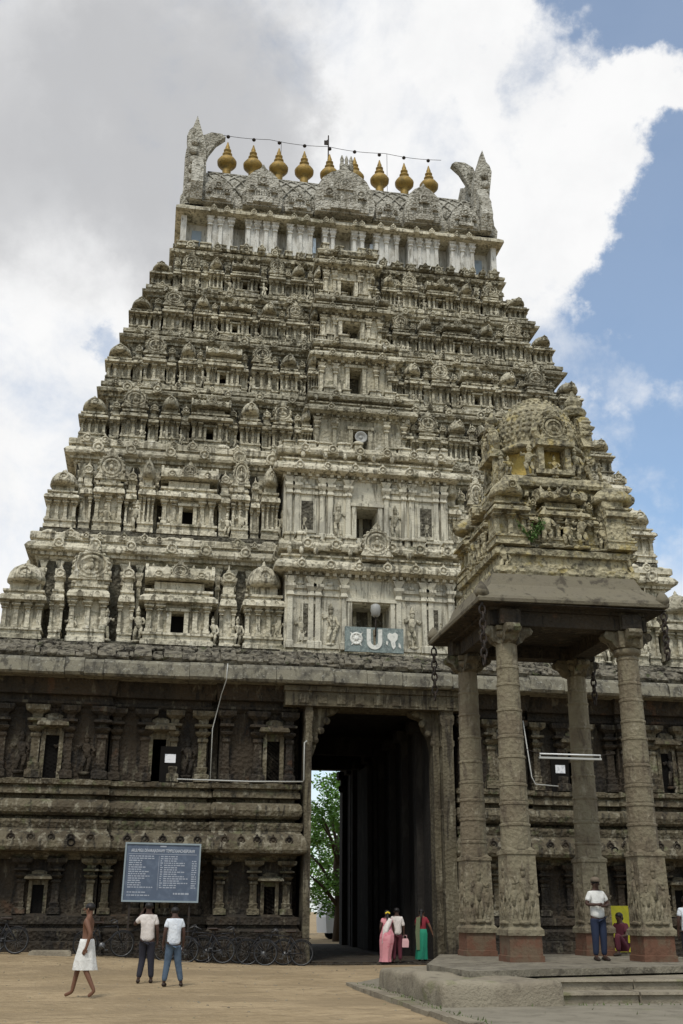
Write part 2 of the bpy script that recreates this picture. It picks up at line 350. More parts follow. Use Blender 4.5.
def shrine_body(mb, w, h, d, npil, niche=False):
    a = w/2; m = mb.m
    mb.loft([(0, -a, a, -d, 0), (h*.05, -a, a, -d, 0), (h*.06, -a*.93, a*.93, -d*.93, 0), (h*.10, -a*.93, a*.93, -d*.93, 0), (h*.105, -a, a, -d, 0), (h*.13, -a, a, -d, 0), (h*.135, -a*.9, a*.9, -d*.85, 0), (h*.14, -a*.9, a*.9, -d*.85, 0)])
    c = a*.86
    if niche:
        opening(mb, -c, c, h*.13, h*.46, -d*.72, -.01, -w*.09, w*.09, h*.15, h*.36)
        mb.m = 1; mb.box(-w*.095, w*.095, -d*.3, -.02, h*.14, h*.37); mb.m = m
        mb.box(-w*.15, -w*.09, -d*.83, -d*.70, h*.14, h*.37); mb.box(w*.09, w*.15, -d*.83, -d*.70, h*.14, h*.37); mb.box(-w*.17, w*.17, -d*.9, -d*.7, h*.372, h*.40)
    else: mb.box(-c, c, -d*.72, -.01, h*.13, h*.46)
    for k in range(npil):
        x = -a*.80+1.6*a*k/(npil-1)
        if niche and abs(x) < w*.1: continue
        pilaster(mb, x, -d*.72, h*.14, h*.455, min(.17, w/npil*.42), d*.14)
    # curved eave
    mb.loft([(h*.45, -a*.9, a*.9, -d*.86, 0), (h*.462, -a*1.10, a*1.10, -d*1.10, 0), (h*.50, -a*1.08, a*1.08, -d*1.08, 0), (h*.535, -a*.98, a*.98, -d*.97, 0), (h*.55, -a*.86, a*.86, -d*.85, 0), (h*.57, -a*.86, a*.86, -d*.85, 0),
             (h*.575, -a*.95, a*.95, -d*.94, 0), (h*.60, -a*.95, a*.95, -d*.94, 0), (h*.605, -a*.7, a*.7, -d*.7, 0), (h*.70, -a*.7, a*.7, -d*.7, 0), (h*.705, -a*.5, a*.5, -d*.5, 0)])
    n = max(1, int(w/.5))
    for k in range(n): kudu(mb, (k-(n-1)/2)*w*.9/n, -d*1.05, h*.505, h*.022, .03, 8)
def make_shrine(kind, w, h, d, npil, name):
    mb = MB(); shrine_body(mb, w, h, d, npil, niche=(kind == 'barrel'))
    a = w/2
    if kind == 'dome':
        r = min(a, d*.62)*1.0
        mb.lathe((0, -d*.5, h*.70), [(r*.85, 0), (r*1.12, h*.015), (r*1.15, h*.05), (r*1.05, h*.12), (r*.8, h*.19), (r*.45, h*.235), (r*.2, h*.25), (r*.22, h*.26), (r*.1, h*.275), (r*.12, h*.29), (.01, h*.32)], 14, 'z', 1, 1)
        kudu(mb, 0, -d*.5-r*.95, h*.80, h*.062, .08, 12)
    elif kind == 'barrel':
        prof = []
        for k in range(9):
            t = math.pi*(k/8*1.16-.08); prof.append((-d*.5-math.cos(t)*d*.52, h*.735+max(math.sin(t), -.1)*h*.145))
        mb.smooth = False; mb.prism(prof, -a*.93, a*.93, 'x')
        for sgn in (-1, 1): mb.prism([(p[0]*1.06+d*.03, (p[1]-h*.735)*1.22+h*.735) for p in prof], sgn*a*.93-.05, sgn*a*.93+.05, 'x')
        kudu(mb, 0, -d*.95, h*.80, h*.082, .14, 16)
        for k in (-1, 1): kudu(mb, k*a*.6, -d*.97, h*.765, h*.04, .06, 10)
        for k in range(5): mb.lathe(((k-2)*a*.38, -d*.5, h*.875), [(.05, 0), (.09, .05), (.04, .10), (.03, .13), (.005, .2)], 8)
    elif kind == 'arch':
        mb.loft([(h*.6, -a*.75, a*.75, -d*.75, 0), (h*.70, -a*.7, a*.7, -d*.72, 0)])
        r = min(a*.98, h*.19)
        kudu(mb, 0, -d*.62, h*.70+r*.72, r, .24, 20)
        mb.box(-r*.4, r*.4, -d*.8, -d*.5, h*.60, h*.70)
        mb.lathe((0, -d*.2, h*.70+r*.6), [(r*.85, 0), (r*.85, d*.35)], 14, 'y')
    elif kind == 'urn':
        mb.lathe((0, -d*.5, h*.66), [(a*.45, 0), (a*.4, h*.04), (a*.95, h*.075), (a*.95, h*.12), (a*.7, h*.17), (a*.3, h*.21), (a*.35, h*.225), (a*.12, h*.25), (.01, h*.30)], 10)
        kudu(mb, 0, -d*.78, h*.80, h*.055, .07, 12)
    o = obj(name, mb, ['stucco', 'void_shade']); return o
def figure_mesh(seed):
    q = random.Random(seed); mb = MB()
    mb.lathe((0, 0, 0), [(.16, 0), (.18, .06), (.13, .08)], 8)
    l = q.uniform(-.08, .08)
    for sx in (-1, 1):
        mb.tube([(sx*.07, 0, .06), (sx*.09+l*.5, -.05, .30), (sx*.06+l, 0, .52)], [.045, .055, .08], 6)
    mb.tube([(l, 0, .48), (l, 0, .62), (l*.3, 0, .80), (l*.2, 0, .88)], [.11, .09, .14, .06], 8)
    mb.ell((l*.2, -.01, .97), .075, .075, .09, 8, 5); mb.lathe((l*.2, 0, 1.02), [(.08, 0), (.085, .05), (.05, .12), (.02, .2)], 8)
    for sx in (-1, 1):
        e = q.uniform(-.15, .2)
        mb.tube([(l*.3+sx*.13, 0, .83), (l*.3+sx*.24, -.02, .68+e*.6), (l*.3+sx*(.16 if e < 0 else .26), -.08, .62+e*1.6)], [.05, .042, .03], 6)
    return mb
PROTO = {}
for i in range(2):
    pass
TIERS = [ # z0, z1, half width, shrine front y, depth of shrines, half width of the central bay, (window half width, z0, z1), pale
    (9.75, 13.95, 12.55, .25, .95, 3.05, (.68, 10.50, 11.65)),
    (13.95, 17.90, 11.50, .95, .95, 3.1, (.40, 14.35, 15.50)),
    (17.90, 20.85, 10.62, 2.0, .95, 1.85, (.30, 18.25, 19.20)),
    (20.85, 23.80, 9.95, 3.0, .9, 1.55, (.26, 21.35, 22.45)),
    (23.80, 26.55, 9.22, 4.0, .9, 1.35, (.40, 24.5, 25.22)),
    (26.55, 29.55, 8.50, 5.0, .9, 1.1, (.30, 27.2, 27.85)),
]
protos = {}
storeys = []
fig_protos = []; CB_F = []
nfig = 0
for ti, (z0, z1, hw, yf, d, cb, win) in enumerate(TIERS):
    H = z1-z0; mb = MB(); yw = yf+d; last = ti == len(TIERS)-1
    nyf = TIERS[ti+1][3] if not last else 6.3
    nhw = TIERS[ti+1][2] if not last else 7.5
    CT = .15 if ti == 0 else .02; X0, X1 = CT-hw, CT+hw; YB = 2*MIDY-yf
    # core with plinth, recessed wall and crowning ledge
    def ring(z, ins): return (z, X0+ins, X1-ins, yf+ins, YB-ins)
    zl = z1-H*.17
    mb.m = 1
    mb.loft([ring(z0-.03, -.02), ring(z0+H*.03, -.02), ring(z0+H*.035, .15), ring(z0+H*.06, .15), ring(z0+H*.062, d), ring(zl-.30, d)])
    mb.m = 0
    gi = d-.02+(.28 if last else 0)
    mb.loft([ring(zl-.30, gi), ring(zl-.22, gi-.10), ring(zl-.14, gi-.10), ring(zl-.139, gi-.24), ring(zl-.05, gi-.24), ring(zl, gi-.42), ring(zl+.10, gi-.46), ring(zl+H*.06, gi-.36), ring(zl+H*.085, gi-.22), ring(zl+H*.10, gi-.22), ring(zl+H*.101, gi-.32), ring(z1-H*.02, gi-.32), ring(z1-.035, gi-.28)])
    # dentils under the ledge and little kudus on it
    n = int((2*hw-2*d)/.30)
    for k in range(n):
        x = X0+d+(k+.5)*(2*hw-2*d)/n
        if rnd.random() < .9: mb.box(x-.075, x+.075, yw-.30, yw-.05, zl-.137, zl-.045) if ti > 1 else mb.box(x-.08, x+.08, yw-.30, yw-.05, zl-.16, zl-.045)
    n = int((2*hw-2*d)/1.25)
    for k in range(n):
        x = X0+d+(k+.5)*(2*hw-2*d)/n
        kudu(mb, x+rnd.uniform(-.1, .1), yw-.46, zl+H*.055, H*.055*rnd.uniform(.8, 1.15), .1, 12)
    x = X0+d+.1                         # small parapet of lumps, niches and knobs standing on the ledge
    while x < X1-d-.2:
        w_ = rnd.uniform(.22, .52); hh = min(H*.10, .36)*rnd.uniform(.7, 1.15); yy = yw-.33+rnd.uniform(0, .08); zz = zl+H*.10
        mb.loft([(zz-.02, x, x+w_, yy, yy+.4), (zz+hh*.55, x+.02, x+w_-.02, yy+.01, yy+.4), (zz+hh*.56, x-.03, x+w_+.03, yy-.05, yy+.4), (zz+hh*.7, x-.03, x+w_+.03, yy-.05, yy+.4), (zz+hh, x+w_*.3, x+w_*.7, yy+.06, yy+.35)])
        if rnd.random() < .5: kudu(mb, x+w_/2, yy-.03, zz+hh*.6, hh*.42, .07, 8)
        x += w_+rnd.uniform(.06, .35)
    for k in range(int(hw*2/.55)):     # pilasters on the recessed wall
        x = X0+d+.2+k*.55
        if x < X1-d-.1: pilaster(mb, x, yw, z0+H*.07, zl-.32, .14, .09)
    # central bay with its own walls, pilasters, ledge and real window opening
    yc = yf-.12 if ti < 2 else yf+.1
    wx, wz0, wz1 = win
    ztop = z0+H*.60 if ti > 1 else z0+H*.66
    mb.m = 2
    opening(mb, CX-cb, CX+cb, z0+.02, ztop, yc, yc+1.6, CX-wx, CX+wx, wz0, wz1)
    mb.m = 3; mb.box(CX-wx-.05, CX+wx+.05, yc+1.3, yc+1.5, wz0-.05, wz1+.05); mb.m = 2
    for sx in (-1, 1): mb.box(CX+sx*(wx+.09)-.08, CX+sx*(wx+.09)+.08, yc-.10, yc+.01, wz0-.02, wz1+.05)
    mb.box(CX-wx-.22, CX+wx+.22, yc-.14, yc+.01, wz1+.052, wz1+.17)
    np_ = {0: 8, 1: 10}.get(ti, 6)
    for k in range(np_):
        x = CX-cb+.12+(2*cb-.24)*k/(np_-1)
        if ti > 1 and abs(x-CX) > wx+.22: pilaster(mb, x, yc, z0+H*.05, ztop-.02, .15, .11)
    if ti < 2:
        for xr in ((.98, 1.9, 2.15, 2.88) if ti == 0 else (.72, 1.38, 1.68, 2.62, 2.9)):
            for sx in (-1, 1): pilaster(mb, CX+sx*xr, yc, z0+H*.05, ztop-.02, .19, .12)
    for sx in (-1, 1):     # raised plates between the pilasters, darkened in colour to look sunk
        if ti < 2:
            xa = CX+sx*cb*.72; mb.box(xa-.33, xa+.33, yc-.06, yc+.01, z0+H*.12, z0+H*.46); mb.m = 1; mb.box(xa-.22, xa+.22, yc-.07, yc+.0, z0+H*.15, z0+H*.43); mb.m = 2
    if ti < 2:
        for sx in (-1, 1):
            for (xa, wa) in (((1.46, .30), (2.52, .26)) if ti == 0 else ((1.05, .24), (2.25, .42))):
                for zf in (.50, .56): mb.box(CX+sx*xa-wa, CX+sx*xa+wa, yc-.07, yc+.01, z0+H*zf, z0+H*(zf+.028))
                mb.ell((CX+sx*xa, yc-.02, z0+H*.605), .14, .1, .09, 8, 5)
                mb.box(CX+sx*xa-wa, CX+sx*xa+wa, yc-.12, yc+.01, z0+H*.055, z0+H*.085)
    mb.m = 0
    def cring(z, p): return (z, CX-cb-p, CX+cb+p, yc-p, yc+1.65)
    zt = ztop
    q = H*.40 if ti > 1 else H*.34
    mb.loft([cring(z0-.02, .14), cring(z0+H*.03, .14), cring(z0+H*.032, .06), cring(z0+H*.05, .06), cring(z0+H*.051, .02), cring(z0+H*.052, -.3)])
    mb.loft([cring(zt, .05), cring(zt+q*.10, .05), cring(zt+q*.11, .22), cring(zt+q*.17, .42), cring(zt+q*.26, .43), cring(zt+q*.38, .30), cring(zt+q*.44, .12), cring(zt+q*.50, .12), cring(zt+q*.505, .2), cring(zt+q*.55, .2), cring(zt+q*.555, .0),
             cring(zt+q*.66, .0), cring(zt+q*.665, .26), cring(zt+q*.78, .33), cring(zt+q*.92, .16), cring(zt+q*1.0, .02)])
    n = int(2*cb/.26)
    for k in range(n): x = CX-cb+(k+.5)*2*cb/n; mb.box(x-.065, x+.065, yc-.2, yc+.02, zt+q*.03, zt+q*.105)
    x = CX-cb-.1
    while x < CX+cb-.15:
        w_ = rnd.uniform(.22, .5); hh = q*.26*rnd.uniform(.7, 1.2)
        if abs(x+w_/2-CX) > wx*.5: mb.loft([(zt+q*.9, x, x+w_, yc-.2, yc+.3), (zt+q*.9+hh*.6, x+.02, x+w_-.02, yc-.18, yc+.3), (zt+q*.9+hh*.62, x-.03, x+w_+.03, yc-.24, yc+.3), (zt+q*.9+hh*.75, x-.03, x+w_+.03, yc-.24, yc+.3), (zt+q*.9+hh*1.05, x+w_*.3, x+w_*.7, yc-.1, yc+.2)])
        if rnd.random() < .5: mb.ell((x+w_/2, yc-.36, zt+q*.62), .09, .1, q*.10, 7, 5)
        x += w_+rnd.uniform(.05, .3)
    n = max(3, int(2*cb/1.0))
    for k in range(n):
        x = CX-cb+(k+.5)*2*cb/n; kudu(mb, x, yc-.43, zt+q*.25, q*.12, .1, 12)
        if abs(x-CX) > .4: kudu(mb, x+.2, yc-.3, zt+q*.80, q*.13, .12, 12)
    if ti == 0:
        kudu(mb, CX+.1, yc-.42, zt+q*.86, .52, .25, 22); mb.box(CX-.4, CX+.6, yc-.55, yc, zt+q*.44, zt+q*.56)
    st = obj('storey', mb, ['stucco' if ti < 2 else 'stucco_grey', 'stucco_soot_shade', 'stucco_pale' if ti < 2 else 'stucco', 'void_shade'], tower)
    storeys.append(st)
    # miniature shrines in front of the recessed wall
    s = (hw-cb)/9.3; E = CX-hw
    hs = H*[.89, .86, .86, .86, .85, .74][ti]; hdome = H*[.757, .67, .68, .70, .69, .50][ti]
    lay = [('dome', .70, 1.40), ('urn', 1.78, .42), ('arch', 2.78, 1.3), ('urn', 3.98, .5), ('barrel', 5.75, 2.45), ('urn', 7.42, .55), ('dome', 8.6, 1.4)]
    if ti >= 2: lay = [('dome', .57, 1.12), ('urn', 1.38, .38), ('arch', 2.15, 1.0), ('urn', 2.88, .38), ('dome', 3.55, .82), ('urn', 4.15, .32), ('barrel', 5.15, 1.6), ('urn', 6.15, .34), ('arch' if ti % 2 else 'dome', 6.85, .85), ('urn', 7.5, .36), ('dome' if ti % 2 else 'arch', 8.15, .86), ('urn', 8.78, .32), ('dome', 9.15, .45)]
    if ti == 1: lay = [('dome', .66, 1.3), ('urn', 1.6, .42), ('arch', 2.5, 1.15), ('urn', 3.35, .4), ('dome', 3.95, .62), ('barrel', 5.6, 2.35), ('urn', 7.1, .42), ('arch', 7.75, .72), ('urn', 8.35, .36), ('dome', 8.92, .72)]
    names = dict(dome='domed_shrine', urn='urn_shrine', arch='arched_shrine', barrel='barrel_roofed_shrine')
    for mir in (-1, 1):
        for kind, cxp, wd in lay:
            if kind not in protos:
                W0 = {'dome': 1.5, 'urn': .5, 'arch': 1.3, 'barrel': 2.4}[kind]
                o = make_shrine(kind, W0, 3.9, .95, {'dome': 4, 'urn': 2, 'arch': 3, 'barrel': 6}[kind], names[kind]); protos[kind] = (o, W0); src = o; fresh = True
            else: src = protos[kind][0]; fresh = False
            W0 = protos[kind][1]
            x = CT+mir*(hw-cxp*s)
            o = src if fresh else src.copy()
            if not fresh: col.objects.link(o)
            o.parent = st; dd = d*(1.05 if kind in ('barrel', 'dome') else (.96 if kind == 'arch' else .8))
            o.location = (x+rnd.uniform(-.04, .04), yw+.01, z0+H*.04+.003)
            o.scale = (wd*s/W0*rnd.uniform(.95, 1.04), dd/.95, (hdome if kind == 'dome' and cxp < 2 else hs*.95 if kind == 'dome' else hs)*.92/3.9*rnd.uniform(.94, 1.04)*(.93 if kind == 'urn' else 1))
            o.rotation_euler = (0, 0, 0)
            if ti > 1: o.material_slots[0].link = 'OBJECT'; o.material_slots[0].material = MATS['stucco_grey']
            else: o.material_slots[0].link = 'OBJECT'; o.material_slots[0].material = MATS['stucco']
    # shrines down the two flanks
    for side in (-1, 1):
        for k, yy in enumerate((MIDY-4, MIDY, MIDY+4) if ti < 4 else (MIDY-2.5, MIDY+2.5)):
            kind = 'barrel' if k == 1 else 'arch'
            o = protos[kind][0].copy(); col.objects.link(o); o.parent = st
            o.location = (CX+side*(hw-d-.01), yy, z0+H*.04+.003); o.rotation_euler = (0, 0, side*math.pi/2); o.scale = (1.1, 1, hs*.9/3.9)
    # carved guardians on the plain walls of the central bay
    if ti < 2:
        CB_F.append((st, ti, z0, H, yc))
    # stucco figures between the shrines
    if not fig_protos:
        for q_ in range(3): fo = obj('stucco_figure', figure_mesh(q_), 'stucco'); fig_protos.append([fo, False])
    for mir in (-1, 1):
        for cxp in ((2.15, 3.5, 7.75, 4.4, 9.2, 6.9) if ti < 2 else (2.2, 3.3, 4.0, 6.15, 7.85, 8.4)):
            fp = fig_protos[nfig % 3]; nfig += 1
            fo = fp[0] if not fp[1] else fp[0].copy()
            if fp[1]: col.objects.link(fo)
            fp[1] = True; fo.parent = st
            sca = H*.22*rnd.uniform(.8, 1.15); top = rnd.random() < .5
            fo.location = (CX+mir*(hw-cxp*s)+rnd.uniform(-.15, .15), yf+.22 if not top else yf+.2, z0+H*.055 if not top else z0+H*.057); fo.scale = (sca,)*3
            fo.rotation_euler = (0, 0, rnd.uniform(-.3, .3))

for st_, ti_, z0_, H_, yc_ in CB_F:
    for xr in ((-1.45, 1.5, -2.5, 2.52) if ti_ == 0 else (-1.05, 1.08, -2.3, 2.3)):
        fo = fig_protos[(ti_+int(xr*3)) % 3][0].copy(); col.objects.link(fo); fo.parent = st_; sca = H_*(.30 if abs(xr) < 2 else .22)
        fo.location = (CX+xr, yc_-.02, z0_+H_*.08); fo.scale = (sca*.9, sca*.7, sca); fo.rotation_euler = (0, 0, 0)

# ---- top storey (pale walls) and its barrel roof
TZ0, TZ1 = 29.62, 31.52; TY = 6.45; THW = 7.38
mb = MB()
mb.m = 1; mb.loft([(TZ0-.1, CX-THW-.35, CX+THW+.35, TY-.4, 18-TY+.4), (TZ0, CX-THW-.35, CX+THW+.35, TY-.4, 18-TY+.4), (TZ0+.03, CX-THW-.1, CX+THW+.1, TY-.15, 18-TY+.15), (TZ0+.16, CX-THW-.1, CX+THW+.1, TY-.15, 18-TY+.15)])
mb.m = 0
opening(mb, CX-THW, CX+THW, TZ0+.161, TZ1, TY+.75, 18-TY, CX-.33, CX+.33, TZ0+.2, TZ1-.5)
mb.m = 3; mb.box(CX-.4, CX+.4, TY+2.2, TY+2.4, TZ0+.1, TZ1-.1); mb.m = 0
bays = [(-5.75, .60), (-3.85, .74), (-2.05, .60), (-.70, .30), (.70, .30), (2.05, .60), (3.85, .74), (5.75, .60)]
for bx, bw in bays:
    bx += CX+.05
    mb.box(bx-bw, bx+bw, TY+.02, TY+.9, TZ0+.161, TZ1)
    k = 4 if bw > .7 else (3 if bw > .4 else 2)
    for j in range(k): pilaster(mb, bx-bw+.12+(2*bw-.24)*j/(k-1), TY+.02, TZ0+.165, TZ1-.01, .17, .1)
for sx in (-1, 1): mb.box(CX+sx*THW-.13, CX+sx*THW+.13, TY+.05, TY+.85, TZ0+.161, TZ1); mb.m = 4; mb.box(CX+sx*(THW-.62)-.22, CX+sx*(THW-.62)+.22, TY+.70, TY+.76, TZ0+.3, TZ1-.35); mb.m = 0
for bx in (-1.33, 1.38): mb.m = 4; mb.box(CX+bx-.07, CX+bx+.07, TY-.0, TY+.03, TZ0+.55, TZ1-.55); mb.m = 0
mb.m = 1
mb.loft([(TZ1, CX-THW, CX+THW, TY, 18-TY), (TZ1+.05, CX-THW-.4, CX+THW+.4, TY-.42, 18-TY+.4), (TZ1+.2, CX-THW-.38, CX+THW+.38, TY-.40, 18-TY+.4), (TZ1+.38, CX-THW-.2, CX+THW+.2, TY-.2, 18-TY+.2), (TZ1+.5, CX-THW, CX+THW, TY, 18-TY), (TZ1+.62, CX-THW, CX+THW, TY, 18-TY)])
for bx, bw in bays:
    for j in (-1, 1): kudu(mb, CX+bx+j*bw*.5, TY-.41, TZ1+.2, .14, .07, 10)
top = obj('storey', mb, ['stucco_white', 'stucco', 'stucco_soot_shade', 'void_shade', 'wash_blue'], tower, 'pale whitewashed top storey')
RZ = TZ1+.6; RH = 3.05; RW = 8.4
mb = MB()
prof = []
for k in range(19):
    t = math.pi*(-.06+1.12*k/18); prof.append((MIDY-math.cos(t)*(MIDY-TY)*.98, RZ+.18+math.sin(t)*RH if math.sin(t) > 0 else RZ+.18+math.sin(t)*.6))
RXL = THW-.7
mb.prism(prof, CX-RXL, CX+RXL, 'x')
# raised diamond lattice on the barrel
def rp(x, t, off=.05):
    a = math.pi*t; return (x, MIDY-math.cos(a)*((MIDY-TY)*.98+off), RZ+.18+math.sin(a)*(RH+off))
k = -RXL-2.5
while k < RXL:
    for sg in (-1, 1):
        pts = []
        for j in range(9):
            x = k+(j/8)*2.5 if sg > 0 else k+2.5-(j/8)*2.5
            if -RXL < x < RXL: pts.append(rp(CX+x, .06+.46*j/8))
        if len(pts) > 1: mb.tube(pts, .045, 5)
    k += .62
mb.m = 0
# frontons on the roof front
roof_front = TY+.02
def fronton(x, w_, h_, th=.45):
    pts = [(-1, 0), (-1.05, .25), (-.95, .55), (-.75, .78), (-.45, .92), (-.15, 1.0), (0, 1.12), (.15, 1.0), (.45, .92), (.75, .78), (.95, .55), (1.05, .25), (1, 0)]
    mb.prism([(CX+x+a*w_, RZ+b*h_) for a, b in pts], roof_front-th, roof_front+1.2)
    mb.prism([(CX+x+a*w_*.82, RZ+.08+b*h_*.8) for a, b in pts], roof_front-th-.08, roof_front-th+.01)
    for a in (-.55, 0, .55): kudu(mb, CX+x+a*w_, roof_front-th-.08, RZ+h_*(.62 if a == 0 else .40), min(.34, w_*.26)*(1 if a == 0 else .7), .12, 12)
    mb.box(CX+x-w_*.5, CX+x+w_*.5, roof_front-th-.22, roof_front-th, RZ+.10, RZ+h_*.20)
    for q_ in range(4): mb.box(CX+x-w_*.42+q_*w_*.26, CX+x-w_*.36+q_*w_*.26, roof_front-th-.18, roof_front-th-.07, RZ+h_*.2, RZ+h_*.40)
fronton(0, 1.38, 2.45, .6); fronton(-3.85, .9, 2.1); fronton(3.85, .9, 2.1)
fronton(-5.9, .72, 1.35, .35); fronton(-2.1, .66, 1.15, .3); fronton(2.1, .66, 1.15, .3); fronton(5.9, .72, 1.35, .35)
for x in (-.1, .12, .34): mb.lathe((CX+x, roof_front-.35, RZ+2.6), [(.12, 0), (.12, .3), (.08, .45), (.10, .6), (.03, .85)], 8)
for x in [i*.55-6.3 for i in range(24)]: mb.lathe((CX+x, MIDY-.55, RZ+RH+.05), [(.10, 0), (.13, .12), (.03, .32)], 6)
obj('barrel_roof', mb, ['roof_plaster', 'stucco_soot_shade'], tower)
# the flaring horned gables at both ends
for sx in (-1, 1):
    mb = MB()
    pts = [(MIDY-3.0, -.35), (MIDY-3.35, .5), (MIDY-3.1, 1.5), (MIDY-2.7, 2.5), (MIDY-2.2, 3.5), (MIDY-1.4, 4.15), (MIDY-.6, 4.5), (MIDY, 5.0), (MIDY+.6, 4.5), (MIDY+1.4, 4.15), (MIDY+2.2, 3.5), (MIDY+2.7, 2.5), (MIDY+3.1, 1.5), (MIDY+3.35, .5), (MIDY+3, -.35)]
    x0 = CX+sx*(RXL-.05)
    mb.prism([(a, RZ+.3+b*.86) for a, b in pts], x0, x0+sx*.55, 'x')
    mb.prism([(MIDY+(a-MIDY)*.8, RZ+.3+b*.7) for a, b in pts], x0+sx*.55, x0+sx*.8, 'x')
    # outward horn leaves seen edge-on from the court
    horn = [(-.1, -.1), (.95, -.05), (1.0, .35), (.72, .9), (.60, 1.5), (.66, 2.3), (.78, 3.2), (.86, 3.9), (.76, 4.25), (.60, 4.45), (.50, 4.85), (.42, 5.15), (.30, 4.7), (.15, 4.2), (-.05, 3.4), (-.15, 1.5)]
    mb.prism([(x0+sx*a, RZ+b*.98) for a, b in horn], MIDY-2.55, MIDY-2.0)
    horn2 = [(0, 0), (.85, 0), (.9, 1.0), (.85, 2.2), (.9, 3.0), (.85, 3.55), (.5, 3.8), (.1, 3.4), (0, 2)]
    mb.prism([(x0+sx*a, RZ+b) for a, b in horn2], MIDY-1.95, MIDY+2.2)
    for j in range(7): mb.lathe((x0+sx*(.45+.05*(j % 2)), MIDY-2.55, RZ+.35+j*.52), [(.30-.015*j, 0), (.27-.015*j, .12), (.1, .18)], 10, 'y')
    leaf = [(-.05, 3.0), (-.22, 3.6), (-.55, 4.2), (-.98, 4.62), (-.80, 4.78), (-.30, 4.80), (.12, 4.55), (.30, 4.0), (.3, 3.2)]
    mb.prism([(x0+sx*a, RZ+b*.98) for a, b in leaf], MIDY-1.9, MIDY-1.55)
    obj('horned_gable', mb, ['roof_plaster'], tower)
# golden finials
for k in range(9):
    mb = MB(); x = -5.3+k*1.30
    mb.lathe((0, 0, 0), [(.22, -1.1), (.25, -.02), (.22, .02), (.42, .10), (.55, .25), (.57, .42), (.44, .60), (.22, .70), (.12, .76), (.28, .83), (.29, .90), (.13, .97), (.11, 1.04), (.22, 1.10), (.22, 1.16), (.10, 1.23), (.14, 1.34), (.09, 1.47), (.03, 1.68)], 20)
    o = obj('finial', mb, 'gold', tower, loc=(x, MIDY, RZ+RH+1.08)); o.scale = (.86, .86, .97)
mb = MB()
mb.tube([(-.08, MIDY+.6, RZ+RH), (-.08, MIDY+.6, 39.55)], .035, 6); mb.box(-.30, -.05, MIDY+.57, MIDY+.63, 38.95, 39.2); mb.tube([(-.08, MIDY+.6, 39.3), (-.3, MIDY+.6, 39.1)], .02, 5)
obj('lightning_rod', mb, 'rusty_iron', tower)
mb = MB()
pts = [(-6.2+i*12.0/24, MIDY, 38.35-.10*math.sin(math.pi*((i % 6)/6))) for i in range(25)]
mb.tube(pts, .016, 4)
for k in range(9): mb.ell((-5.3+k*1.3, MIDY, 38.22), .10, .10, .09, 8, 5)
for x in (-2.6, 2.9): mb.tube([(x, MIDY, RZ+RH), (x, MIDY, 38.33)], .012, 4)
obj('lamp_string', mb, 'rusty_iron', tower)

# ---- granite base storey
GX0, GX1 = -1.97, 2.14; GXO0, GXO1 = -2.12, 2.68
mb = MB()
lower = [(0, .95), (.30, .95), (.31, .80), (.62, .82), (.64, .62), (.92, .70), (.94, .55), (1.04, .42), (1.10, .42), (1.11, .55), (1.32, .55), (1.34, .25), (1.40, .12)]
kapota1 = [(2.95, .10), (3.05, .22), (3.12, .30), (3.18, .86), (3.28, .92), (3.45, .90), (3.62, .80), (3.74, .62), (3.80, .50), (3.86, .48)]
band = [(3.86, .50), (4.02, .56), (4.10, .56), (4.12, .10), (4.22, .02), (4.24, .30), (4.32, .44), (4.48, .50), (4.64, .44), (4.72, .30), (4.74, .0), (4.86, .0), (4.88, .36), (5.06, .34), (5.08, .24), (5.14, .24), (5.16, .44), (5.30, .46), (5.32, .18), (5.36, .12)]
topm = [(7.60, .06), (7.70, .2), (7.77, .2), (7.79, .10), (7.95, .12), (7.97, .34), (8.2, .42), (8.44, .5), (8.84, .5)]
def base_bay(x0, x1, p):
    mb.m = 0
    yb = -p
    mb.prof(x0+.001, x1-.001, yb+.0, lower, 1.0)
    mb.box(x0+.02, x1-.02, yb+.0, 1.0, 1.395, 2.97)
    mb.m = 1; mb.prof(x0, x1, yb, kapota1, 1.0); mb.prof(x0, x1, yb+.0, band, 1.01); mb.m = 0
    mb.box(x0+.03, x1-.03, yb+.0, 1.0, 5.355, 7.61)
    mb.prof(x0, x1, yb, topm, 1.02)
    n = max(2, round((x1-x0)/.55))
    for k in range(n): kudu(mb, x0+(k+.5)*(x1-x0)/n, yb-.82, 3.55, .13, .06, 10)
bays = [(-17.5, -14.2, .30), (-14.2, -12.0, 0), (-12.0, -8.5, .32), (-8.5, -5.3, .10), (-5.0, -2.5, .36),
        (2.98, 5.3, .36), (5.6, 8.7, .10), (8.7, 12.2, .32), (12.2, 14.4, 0), (14.4, 17.7, .30)]
for b in bays: base_bay(*b)
base_bay(-5.32, -4.98, -.1); base_bay(5.28, 5.62, -.1)
